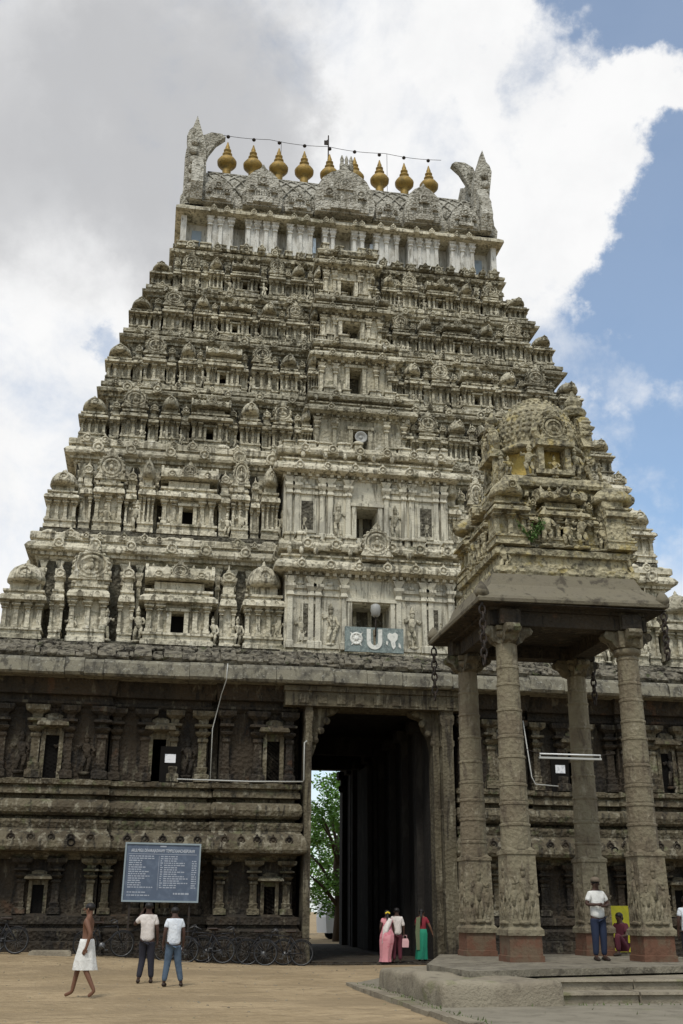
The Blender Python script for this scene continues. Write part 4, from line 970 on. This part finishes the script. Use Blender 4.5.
# ------------------------------------------------------------------ stone apron, steps, paving
mb = MB()
mb.prism([(-2.5, -11.0), (-2.5, -60), (30, -60), (30, -9.0), (6, -9.0), (-1.5, -9.0)], -.1, .05, 'z')
tag(obj('paving', mb, 'paving'), None, None, kind='structure')
mb = MB(); y = -11.0; q = random.Random(8)
while y > -30: l = q.uniform(.9, 1.6); mb.box(-2.72+q.uniform(-.03, .03), -2.5, y-l+.015, y, -.08, .085+q.uniform(-.02, .02)); y -= l
tag(obj('kerb', mb, 'step_stone'), None, None, kind='structure')
import bmesh
def rounded_block(name, x0, x1, y0, y1, z0, z1, m_, bev, seed, sub=3, amp=.03):
    bm = bmesh.new(); bmesh.ops.create_cube(bm, size=1)
    for v in bm.verts: v.co = Vector(((x0+x1)/2+v.co.x*(x1-x0), (y0+y1)/2+v.co.y*(y1-y0), (z0+z1)/2+v.co.z*(z1-z0)))
    bmesh.ops.bevel(bm, geom=list(bm.edges), offset=bev, segments=4, affect='EDGES', profile=.6)
    for _ in range(2):
        le = [e for e in bm.edges if e.calc_length() > .5]
        if le: bmesh.ops.subdivide_edges(bm, edges=le, cuts=3, use_grid_fill=True)
    from mathutils import noise
    for v in bm.verts:
        v.co += Vector((noise.noise(v.co*1.3+Vector((seed, 0, 0))), noise.noise(v.co*1.3+Vector((0, seed, 9))), noise.noise(v.co*1.1+Vector((5, seed, 0)))*.8))*amp
    me = bpy.data.meshes.new(name); bm.to_mesh(me); bm.free()
    for p in me.polygons: p.use_smooth = True
    me.materials.append(MATS[m_]); o = bpy.data.objects.new(name, me); col.objects.link(o); return o
ap = rounded_block('stone_apron', -2.25, -.12, -17.35, -12.3, -.1, .44, 'step_stone', .13, 3, amp=.10); tag(ap, 'large rounded plastered stone block at the corner of the pavilion steps', 'stone block')
mb = MB()
q = random.Random(3)
for (yf_, zt) in ((-16.35, .40), (-16.95, .225)):
    x = -.10
    while x < 11:
        l = q.uniform(1.4, 2.4); j = q.uniform(-.02, .02)
        mb.loft([(-.05, x+.01, x+l-.01, yf_+.04+j, -12.5), (zt-.045, x+.01, x+l-.01, yf_+.03+j, -12.5), (zt-.04, x+.01, x+l-.01, yf_-.02+j, -12.5), (zt+q.uniform(-.006, .006)-(.002 if zt > .3 else 0), x+.01, x+l-.01, yf_+j, -12.5)]); x += l
tag(obj('stone_steps', mb, 'step_stone'), 'two long worn stone steps leading up to the pavilion', 'steps')
mb = MB()
q = random.Random(21)
for k in range(420):
    t = q.random(); y = -11.5-t*12; x = -2.42+q.gauss(0, .10) if q.random() < .6 else -1.0+q.random()*10
    if x > -1.9: y = -17.25+q.gauss(0, .06) if q.random() < .8 else -18.5+q.gauss(0, .4)
    a = q.uniform(0, 6.28); h = q.uniform(.02, .06); r_ = .015
    mb.add([(x+math.cos(a)*r_, y+math.sin(a)*r_, .045), (x-math.cos(a)*r_, y-math.sin(a)*r_, .045), (x+q.uniform(-.03, .03), y+q.uniform(-.03, .03), .05+h)], [(0, 1, 2)])
tag(obj('grass', mb, 'leaf_pale'), 'thin grass growing in the joints of the kerb and paving', 'grass', kind='stuff')

# ------------------------------------------------------------------ beyond the gate
def tree(x, y, h, cr, label, seed, m_='leaf'):
    q = random.Random(seed); e = empty('broadleaf_tree', (x, y, 0)); tag(e, label, 'tree', 'trees beyond the gateway')
    mb = MB(); mb.tube([(0, 0, -.1), (.1, 0, h*.2), (-.1, .1, h*.4), (.1, 0, h*.62)], [.32, .25, .18, .1], 8)
    ends = []
    for k in range(7):
        a = q.uniform(0, 6.28); z0_ = h*q.uniform(.18, .5); ex = (math.cos(a)*cr*.7, math.sin(a)*cr*.7, z0_+h*q.uniform(.12, .35))
        mb.tube([(0, 0, z0_), (ex[0]*.5, ex[1]*.5, z0_+(ex[2]-z0_)*.6), ex], [.12, .08, .03], 6); ends.append(ex)
    obj('trunk', mb, 'bark', e)
    mb = MB()
    for k in range(46):
        a = q.uniform(0, 6.28); rr = cr*math.sqrt(q.random()); zz = h*q.uniform(.16, .95)
        wv = 1-abs(zz/h-.5)*.9; c_ = (math.cos(a)*rr*wv, math.sin(a)*rr*wv, zz); leafclump(mb, c_, 130, (cr*.22, cr*.22, cr*.2), .12, q)
    obj('crown', mb, m_, e); return e
tree(3.3, 25, 9.5, 2.8, 'bright green leafy tree close behind the far mouth of the gateway', 5)
tree(5.4, 34, 10, 3.4, 'green tree farther back behind the gateway tree', 6)
tree(2.6, 42, 9, 3.0, 'green tree left of the others beyond the gateway', 7, 'leaf_pale')
vn = empty('parked_van', (5.2, 30, 0), .2); tag(vn, 'pale van parked beyond the far mouth of the gateway', 'van')
mb = MB(); mb.prism([(-2.1, .35), (2.1, .35), (2.1, 1.1), (1.5, 1.25), (1.1, 1.9), (-2.0, 1.95), (-2.15, 1.2)], -.8, .8); obj('body', mb, 'van_white', vn)
mb = MB(); mb.prism([(-1.8, 1.25), (1.25, 1.25), (.95, 1.78), (-1.75, 1.8)], -.81, .81); obj('window', mb, 'window_glass', vn)
for sx in (-1.3, 1.3):
    for sy in (-.72, .72): mb = MB(); mb.lathe((sx, sy+.09, .33), [(.33, 0), (.33, .18), (.2, .19), (.19, .14)], 18, 'y'); obj('wheel', mb, 'rubber', vn)
mb = MB(); mb.lathe((.0, 0, 0), [(.05, .45), (.05, .2), (.16, .12), (.17, -.05), (.08, -.14)], 12); mb.tube([(0, 0, .4), (0, 0, 1.1)], .02, 5)
o = obj('hanging_lamp', mb, 'rusty_iron', loc=(1.35, 12.75, 7.0)); tag(o, 'dark lamp hanging in the gateway passage against the bright opening', 'lamp'); o.location.z = 6.6

# ------------------------------------------------------------------ people
def skin_obj(name, J, E, rad, m_, parent, root, sub=2):
    names = list(J); me = bpy.data.meshes.new(name); me.from_pydata([J[n] for n in names], [(names.index(a), names.index(b)) for a, b in E], [])
    o = bpy.data.objects.new(name, me); col.objects.link(o)
    md = o.modifiers.new('skin', 'SKIN'); md.use_smooth_shade = True
    if not me.skin_vertices: me.skin_vertices.new(name='')
    for i, n in enumerate(names):
        sv = me.skin_vertices[0].data[i]; r_ = rad[n]; sv.radius = (r_, r_) if not isinstance(r_, tuple) else r_; sv.use_root = n == root
    ms = o.modifiers.new('sub', 'SUBSURF'); ms.levels = sub; ms.render_levels = sub
    dg = bpy.context.evaluated_depsgraph_get(); dg.update()
    m2 = bpy.data.meshes.new_from_object(o.evaluated_get(dg)); bpy.data.objects.remove(o)
    m2.materials.clear(); m2.materials.append(MATS[m_])
    for p in m2.polygons: p.use_smooth = True
    o = bpy.data.objects.new(name, m2); col.objects.link(o); o.parent = parent; return o
BASE = dict(pelvis=(0, 0, .93), spine=(0, 0, 1.08), chest=(0, .01, 1.24), neck=(0, .015, 1.40), head=(0, 0, 1.50), crown=(0, 0, 1.585),
            shl=(-.150, .01, 1.31), ell=(-.21, .03, 1.07), wrl=(-.22, -.03, .84), hal=(-.22, -.045, .765),
            shr=(.150, .01, 1.31), elr=(.21, .03, 1.07), wrr=(.22, -.03, .84), har=(.22, -.045, .765),
            hil=(-.085, 0, .85), knl=(-.09, -.02, .47), anl=(-.095, .01, .085), tol=(-.11, -.14, .03),
            hir=(.085, 0, .85), knr=(.09, -.02, .47), anr=(.095, .01, .085), tor=(.11, -.14, .03))
EDG = [('pelvis', 'spine'), ('spine', 'chest'), ('chest', 'neck'), ('neck', 'head'), ('head', 'crown'), ('chest', 'shl'), ('shl', 'ell'), ('ell', 'wrl'), ('wrl', 'hal'), ('chest', 'shr'), ('shr', 'elr'), ('elr', 'wrr'), ('wrr', 'har'),
       ('pelvis', 'hil'), ('hil', 'knl'), ('knl', 'anl'), ('anl', 'tol'), ('pelvis', 'hir'), ('hir', 'knr'), ('knr', 'anr'), ('anr', 'tor')]
RAD = dict(pelvis=(.135, .10), spine=(.12, .09), chest=(.145, .105), neck=.052, head=(.078, .09), crown=(.055, .065), shl=.062, ell=.04, wrl=.027, hal=(.036, .018), shr=.062, elr=.04, wrr=.027, har=(.036, .018),
           hil=.088, knl=.058, anl=.038, tol=(.035, .022), hir=.088, knr=.058, anr=.038, tor=(.035, .022))
def person(loc, rz, label, pose=None, skin='skin', top=None, bottom=None, sleeve=.55, hair='short', scale=1.0, thin=1.0, wrap=None, shoes=True, extra=None, group=None):
    e = empty('person', loc, rz); e.scale = (scale,)*3; tag(e, label, 'person', group)
    J = dict(BASE); J.update(pose or {})
    RR = {k: (tuple(a*thin for a in v) if isinstance(v, tuple) else v*thin) for k, v in RAD.items()}
    body = skin_obj('body', J, EDG, RR, skin, e, 'pelvis')
    # fingers, face and ears joined into the same body mesh
    mb = MB(); mb.smooth = True
    for s_ in 'lr':
        W_, Hn = Vector(J['wr'+s_]), Vector(J['ha'+s_]); d_ = (Hn-W_).normalized(); side = Vector((0, 1, 0)) if abs(d_.y) < .8 else Vector((1, 0, 0))
        u_ = (side-d_*side.dot(d_)).normalized(); v_ = d_.cross(u_)
        for k, ln in enumerate((.062, .072, .068, .052)):
            b_ = Hn+u_*(.026-.0175*k); cu_ = v_*(.012 if s_ == 'l' else -.012)
            mb.tube([b_-d_*.02, b_+d_*ln*.5, b_+d_*ln*.8+cu_, b_+d_*ln+cu_*2], [.0095, .009, .008, .006], 6)
        tb = W_+d_*.025; mb.tube([tb, tb+u_*.04+d_*.02, tb+u_*.05+d_*.055], [.012, .011, .008], 6)
    hd = Vector(J['head'])
    mb.ell((hd.x, hd.y-.095, hd.z+.012), .012, .02, .022, 6, 4); mb.ell((hd.x, hd.y-.085, hd.z-.036), .022, .012, .008, 6, 4)
    for sx in (-1, 1): mb.ell((hd.x+sx*.082, hd.y+.005, hd.z+.012), .012, .02, .03, 6, 4); mb.ell((hd.x+sx*.03, hd.y-.082, hd.z+.03), .013, .010, .008, 6, 4)
    tmp = obj('tmp', mb, skin); bm = bmesh.new(); bm.from_mesh(body.data); bm.from_mesh(tmp.data); bm.to_mesh(body.data); bm.free(); bpy.data.objects.remove(tmp)
    for p in body.data.polygons: p.use_smooth = True
    # hair
    mb = MB()
    cz = hd.z+.055
    mb.ell((hd.x, hd.y+.018, cz), .092, .098, .078, 12, 8)
    if hair in ('bun', 'braid'):
        mb.ell((hd.x, hd.y+.10, cz-.06), .055, .045, .055, 10, 6)
        if hair == 'braid': mb.tube([(hd.x, hd.y+.11, cz-.06), (hd.x+.01, hd.y+.13, cz-.2), (hd.x, hd.y+.14, cz-.45)], [.04, .03, .012], 8)
    obj('hair', mb, 'hair', e)
    def lerp(a, b, t): return tuple(Vector(a).lerp(Vector(b), t))
    if top:
        K = {k: J[k] for k in ('pelvis', 'spine', 'chest', 'shl', 'shr')}; K['hem'] = (J['pelvis'][0], J['pelvis'][1], J['pelvis'][2]-.13); K['col'] = lerp(J['chest'], J['neck'], .85)
        K['sl'] = lerp(J['shl'], J['ell'], sleeve*1.0) if sleeve <= 1 else J['ell']; K['sr'] = lerp(J['shr'], J['elr'], min(sleeve, 1)); 
        r_ = dict(pelvis=(.165, .125), spine=(.158, .122), chest=(.158, .125), shl=.070, shr=.070, hem=(.17, .13), col=.066, sl=.062, sr=.062)
        ee = [('hem', 'pelvis'), ('pelvis', 'spine'), ('spine', 'chest'), ('chest', 'col'), ('chest', 'shl'), ('shl', 'sl'), ('chest', 'shr'), ('shr', 'sr')]
        skin_obj('shirt', K, ee, {k: (tuple(a*thin for a in v) if isinstance(v, tuple) else v*thin) for k, v in r_.items()}, top, e, 'hem')
    if bottom:
        K = {k: J[k] for k in ('pelvis', 'hil', 'hir', 'knl', 'knr')}
        if K['hil'][2] > .6: K['hil'] = (K['hil'][0]*1.0, K['hil'][1], .76); K['hir'] = (K['hir'][0]*1.0, K['hir'][1], .76)
        K['al'] = lerp(J['knl'], J['anl'], .98); K['ar'] = lerp(J['knr'], J['anr'], .98)
        r_ = dict(pelvis=(.145, .115), hil=.10, hir=.10, knl=.082, knr=.080, al=.060, ar=.060)
        skin_obj('trousers', K, [('pelvis', 'hil'), ('hil', 'knl'), ('knl', 'al'), ('pelvis', 'hir'), ('hir', 'knr'), ('knr', 'ar')], {k: (tuple(a*thin for a in v) if isinstance(v, tuple) else v*thin) for k, v in r_.items()}, bottom, e, 'pelvis')
    if shoes:
        for s_ in 'lr':
            a_, t_ = Vector(J['an'+s_]), Vector(J['to'+s_]); d_ = (t_-a_); d_.z = 0; d_.normalize() if d_.length else None
            mb = MB(); b_ = Vector((a_.x, a_.y, min(a_.z, t_.z+.06)-.04)); mb.tube([b_-d_*.06, b_+d_*.03, b_+d_*.13+Vector((0, 0, -.012)), b_+d_*.19+Vector((0, 0, -.022))], [.036, .044, .042, .024], 8); obj('shoe', mb, 'leather', e)
    if wrap: wrap(e, J)
    if extra: extra(e, J)
    return e
def skirt(e, name, m_, levels, flute=.02, seg=28):
    """draped cloth: levels = (z, cx, cy, rx, ry)"""
    mb = MB(); vs = []; fs = []
    for i, (z, cx_, cy_, rx, ry) in enumerate(levels):
        for k in range(seg):
            a = 2*math.pi*k/seg; f = 1+flute*(i/len(levels)+.3)*math.sin(a*7+i*.4)*2
            vs.append((cx_+math.cos(a)*rx*f, cy_+math.sin(a)*ry*f, z))
    for i in range(len(levels)-1):
        for k in range(seg): fs.append((i*seg+k, i*seg+(k+1) % seg, (i+1)*seg+(k+1) % seg, (i+1)*seg+k))
    fs.append(tuple(range(seg)))
    mb.add(vs, fs, True); return obj(name, mb, m_, e)
# bare chested man striding left to right across the sand
walk = dict(knl=(-.09, -.16, .49), anl=(-.10, -.24, .09), tol=(-.11, -.38, .03), knr=(.09, .04, .48), anr=(.10, .24, .12), tor=(.10, .13, .03),
            elr=(.20, .12, 1.09), wrr=(.20, .06, .86), har=(.20, .03, .79), ell=(-.20, -.02, 1.07), wrl=(-.19, -.12, .86), hal=(-.18, -.15, .79))
person((-8.1, -14.0, .0), R(-105), 'bare-chested man in a white knee-length waist cloth striding across the sand', walk, 'skin', shoes=False, thin=.95,
       wrap=lambda e, J: skirt(e, 'waist_cloth', 'white_cotton', [(1.00, 0, 0, .155, .12), (.95, 0, 0, .165, .135), (.85, 0, .0, .18, .15), (.7, 0, -.01, .18, .185), (.58, 0, -.01, .18, .21), (.47, 0, .0, .175, .225)], .035))
person((-6.97, -9.8, 0), R(176), 'man in a cream shirt and dark trousers seen from behind, hand to his ear', dict(elr=(.30, -.10, 1.16), wrr=(.17, -.17, 1.38), har=(.13, -.13, 1.44), knl=(-.10, .0, .47), anl=(-.13, .02, .085), knr=(.08, -.04, .48), anr=(.13, .12, .09), tor=(.15, -.03, .035)),
       'skin_dark', 'cream_cloth', 'dark_trousers', .7, scale=1.03)
person((-6.42, -11.0, 0), R(190), 'man in a white short-sleeved shirt and blue jeans seen from behind', dict(head=(0, -.04, 1.48), crown=(0, -.05, 1.56), knl=(-.12, -.02, .47), anl=(-.2, .02, .085), tol=(-.24, -.13, .03), knr=(.11, -.02, .47), anr=(.17, .0, .085)),
       'skin_dark', 'white_shirt', 'jeans', .6, scale=.98)
def sari(e, J):
    skirt(e, 'sari', 'pink_cloth', [(1.12, 0, 0, .15, .12), (1.0, 0, 0, .17, .14), (.88, 0, .02, .22, .19), (.7, .01, .02, .23, .20), (.4, .03, -.03, .19, .20), (.2, .04, -.06, .17, .20), (.05, .05, -.08, .19, .23)], .06)
    mb = MB(); mb.smooth = True
    mb.prism([(-.16, 1.34), (-.04, 1.38), (.15, 1.10), (.19, .62), (.06, .50), (-.02, 1.0)], .10, .165); obj('sari_drape', mb, 'cream_cloth', e)
    mb = MB()
    for k in range(7): mb.ell((-.07+k*.02, .11+.012*(k % 2), 1.555-abs(k-3)*.010), .026, .026, .030, 6, 4)
    obj('flower_garland', mb, 'yellow_flower', e)
person((.25, -1.6, .04), R(178), 'woman in a pink sari with yellow flowers in her hair walking into the gateway', dict(elr=(.22, .02, 1.08), wrr=(.2, -.1, .95), har=(.18, -.14, .9)), 'skin_dark', 'pink_cloth', None, .5, 'braid', .93, wrap=sari)
person((.58, -1.5, .04), R(172), 'man in a pale shirt walking beside the woman in pink, carrying a pink bag', dict(elr=(.24, -.0, 1.08)), 'skin_dark', 'cream_cloth', 'maroon', 1.0, scale=.97)
mb = MB(); mb.loft([(-.25, -.10, .10, -.05, .05), (-.07, -.11, .11, -.05, .05), (0, -.08, .08, -.04, .04)]); mb.tube([(-.06, 0, -.02), (-.05, 0, .09), (.05, 0, .09), (.06, 0, -.02)], .010, 6)
tag(obj('handbag', mb, 'pink_bag', loc=(.83, -1.50, .74)), 'small pink handbag held by the man in the pale shirt', 'bag')
def churidar(e, J):
    skirt(e, 'skirt', 'green_cloth', [(1.0, 0, 0, .155, .12), (.85, 0, 0, .185, .15), (.5, .01, -.02, .18, .17), (.06, .03, -.05, .20, .22)], .07)
    mb = MB(); mb.prism([(.02, 1.38), (.16, 1.36), (.20, .9), (.17, .35), (.06, .35), (.06, .9)], .125, .165); mb.tube([(-.13, .06, 1.33), (-.08, -.12, 1.27), (.06, -.12, 1.27), (.12, .06, 1.34)], .035, 8); obj('scarf', mb, 'olive_scarf', e)
person((1.50, -.95, .075), R(160), 'woman in a red top and long green skirt beside the right gate post', dict(ell=(-.27, .02, 1.09), wrl=(-.34, -.04, .88), hal=(-.36, -.06, .81), elr=(.22, -.05, 1.1), wrr=(.12, -.2, 1.25), har=(.08, -.2, 1.33)), 'skin', 'dark_red', None, .7, 'braid', .93, wrap=churidar)
def cap(e, J):
    mb = MB(); mb.lathe((0, .0, 1.56), [(.10, 0), (.098, .05), (.07, .085), (.02, .10)], 14); mb.prism([(-.07, -.09), (.07, -.09), (.05, -.17), (-.05, -.17)], 1.562, 1.575, 'z'); obj('cap', mb, 'cap_cloth', e)
person((2.54, -12.5, .545), R(4), 'man in a white shirt and navy trousers with folded arms on the pavilion platform', dict(ell=(-.25, -.02, 1.10), wrl=(-.06, -.19, 1.10), hal=(.03, -.2, 1.11), elr=(.25, -.02, 1.10), wrr=(.07, -.22, 1.07), har=(-.02, -.23, 1.07)),
       'skin_dark', 'white_cotton', 'navy_trousers', .75, extra=cap, scale=1.02)
person((4.9, -11.9, .25), R(170), 'man in a white shirt and dark trousers seen from behind at the right edge', None, 'skin_dark', 'white_shirt', 'dark_trousers', .6)
seat = dict(pelvis=(0, 0, .26), spine=(0, .02, .42), chest=(0, 0, .58), neck=(0, -.02, .74), head=(0, -.05, .84), crown=(0, -.06, .92), shl=(-.155, 0, .67), shr=(.155, 0, .67), ell=(-.22, -.1, .45), wrl=(-.12, -.28, .42), hal=(-.08, -.32, .4), elr=(.22, -.1, .45), wrr=(.12, -.28, .42), har=(.08, -.32, .4),
            hil=(-.09, -.02, .2), knl=(-.16, -.38, .48), anl=(-.13, -.33, .09), tol=(-.13, -.46, .03), hir=(.09, -.02, .2), knr=(.16, -.38, .48), anr=(.13, -.33, .09), tor=(.13, -.46, .03))
mb_seat = MB(); mb_seat.box(-.22, .22, -.18, .2, 0, .14)
person((4.22, -9.8, .545), R(-60), 'person in dark maroon clothes sitting beside the yellow board behind the standing man', seat, 'skin_dark', 'maroon', 'maroon', .8, 'bun', 1.0)
yb = empty('yellow_board', (4.50, -9.15, .545)); tag(yb, 'bright yellow notice board standing behind the man on the pavilion', 'board')
mb = MB(); mb.box(-.42, .42, -.02, .02, .06, 1.12); obj('panel', mb, 'yellow_board', yb)
for sx in (-1, 1): mb = MB(); mb.box(sx*.38-.025, sx*.38+.025, .021, .06, 0, 1.1); obj('leg', mb, 'rusty_iron', yb)

# ------------------------------------------------------------------ bicycles
def bicycle():
    e = empty('bicycle')
    for wx in (-.53, .53):
        mb = MB(); pts = [(wx+math.cos(2*math.pi*k/24)*.32, 0, .345+math.sin(2*math.pi*k/24)*.32) for k in range(24)]; mb.tube(pts, .012, 6, True)
        for k in range(16):
            a = 2*math.pi*k/16; mb.tube([(wx, (-1)**k*.025, .345), (wx+math.cos(a)*.315, 0, .345+math.sin(a)*.315)], .0035, 3)
        mb.lathe((wx, .05, .345), [(.03, 0), (.03, .10)], 8, 'y'); wo_ = obj('wheel', mb, 'chrome', e)
        mb = MB(); pts = [(wx+math.cos(2*math.pi*k/24)*.337, 0, .345+math.sin(2*math.pi*k/24)*.337) for k in range(24)]; mb.tube(pts, .021, 8, True); obj('tyre', mb, 'rubber', wo_)
        mb = MB(); a0 = -.2 if wx < 0 else .3; pts = [(wx+math.cos(a0+2.7*k/12)*.375, 0, .345+math.sin(a0+2.7*k/12)*.375) for k in range(13)]; mb.tube(pts, .014, 6); obj('mudguard', mb, 'frame_black', e)
    mb = MB(); bb = (-.05, 0, .30); st = (-.20, 0, .80); ht = (.36, 0, .84); hb = (.40, 0, .70)
    for p in ([bb, st], [st, ht], [bb, hb], [ht, hb], [bb, (-.53, .05, .345)], [bb, (-.53, -.05, .345)], [st, (-.53, .05, .345)], [st, (-.53, -.05, .345)], [hb, (.46, .05, .5), (.53, .05, .345)], [hb, (.46, -.05, .5), (.53, -.05, .345)], [ht, (.33, 0, .96)], [st, (-.22, 0, .90)]): mb.tube(p, .0165, 6)
    obj('frame', mb, 'frame_black', e)
    mb = MB(); mb.tube([(.16, -.27, .93), (.30, -.25, .99), (.34, -.08, .98), (.33, 0, .96), (.34, .08, .98), (.30, .25, .99), (.16, .27, .93)], .013, 6); obj('handlebar', mb, 'chrome', e)
    mb = MB(); mb.loft([(.90, -.34, -.12, -.06, .06), (.93, -.36, -.06, -.10, .10), (.955, -.34, -.05, -.085, .085)]); obj('saddle', mb, 'leather', e)
    mb = MB(); 
    for y in (-.07, 0, .07): mb.tube([(-.28, y, .745), (-.80, y, .745)], .008, 5)
    mb.tube([(-.80, -.08, .745), (-.80, .08, .745)], .008, 5); mb.tube([(-.74, .07, .745), (-.55, .06, .345)], .008, 5); mb.tube([(-.74, -.07, .745), (-.55, -.06, .345)], .008, 5); obj('carrier', mb, 'rusty_iron', e)
    mb = MB(); mb.lathe((-.05, -.03, .30), [(.095, 0), (.095, .012)], 16, 'y'); mb.tube([(-.05, -.06, .30), (.07, -.06, .2)], .01, 5); mb.box(.02, .12, -.14, -.06, .19, .21); mb.tube([(-.05, .06, .30), (-.17, .06, .4)], .01, 5); mb.box(-.22, -.12, .06, .14, .39, .41); mb.tube([(-.1, .05, .28), (-.16, .16, .0)], .01, 5); obj('crank', mb, 'chrome', e)
    return e
bk = bicycle()
spots = [(-11.75, -1.75, R(8), 'black bicycle at the far left edge against the granite wall', 0), (-11.1, -2.0, R(172), 'black bicycle second from the left edge, parked against the wall', 0),
         (-8.15, -1.75, R(12), 'black bicycle parked below the board, right of the bare-chested man', 0),
         (-5.85, -1.7, R(-6), 'bicycle partly hidden behind the man in the white shirt and jeans', 0), (-5.25, -2.0, R(170), 'bicycle leaning in the cluster just right of the man in jeans', 0), (-4.75, -1.65, R(6), 'bicycle at the right of the cluster below the board edge', 0),
         (-3.45, -1.75, R(-5), 'bicycle with upright handlebar nearest the left gate post but one', 0), (-2.95, -2.05, R(175), 'bicycle nearest the left gate post', 0)]
for i, (x, y, a, lab, _) in enumerate(spots):
    o = bk if i == 0 else copy_tree(bk)
    o.location = (x, y, gz(x, y)-.0); o.rotation_euler = (R(4), 0, a); tag(o, lab, 'bicycle', 'bicycles parked along the granite wall')
mb = MB(); mb.loft([(-.02, -.6, .6, -.25, .25), (.10, -.57, .57, -.22, .22), (.13, -.5, .5, -.18, .18)])
pb = MB(); q = random.Random(77)
for _ in range(1500):
    y = -1.9-34*q.random()**1.6; x = q.uniform(-16, 0) if q.random() < .7 else q.uniform(-2, 9)
    if x > -2.9 and y < -10.6: continue
    a = q.uniform(.008, .028)*(1 if y > -26 else .6); pb.lathe((x, y, gz(x, y)-.006), [(a, 0), (a*.9, a*.5), (a*.3, a*.8)], 5, 'z', 1, q.uniform(.6, 1.3))
tag(obj('pebbles', pb, 'step_stone'), 'small pebbles and grit scattered over the sand', 'pebbles', kind='stuff')
o = obj('stone_slab', mb, 'step_stone', loc=(-9.6, -2.0, gz(-9.6, -2))); tag(o, 'low pale stone slab lying on the sand at the foot of the wall', 'stone')
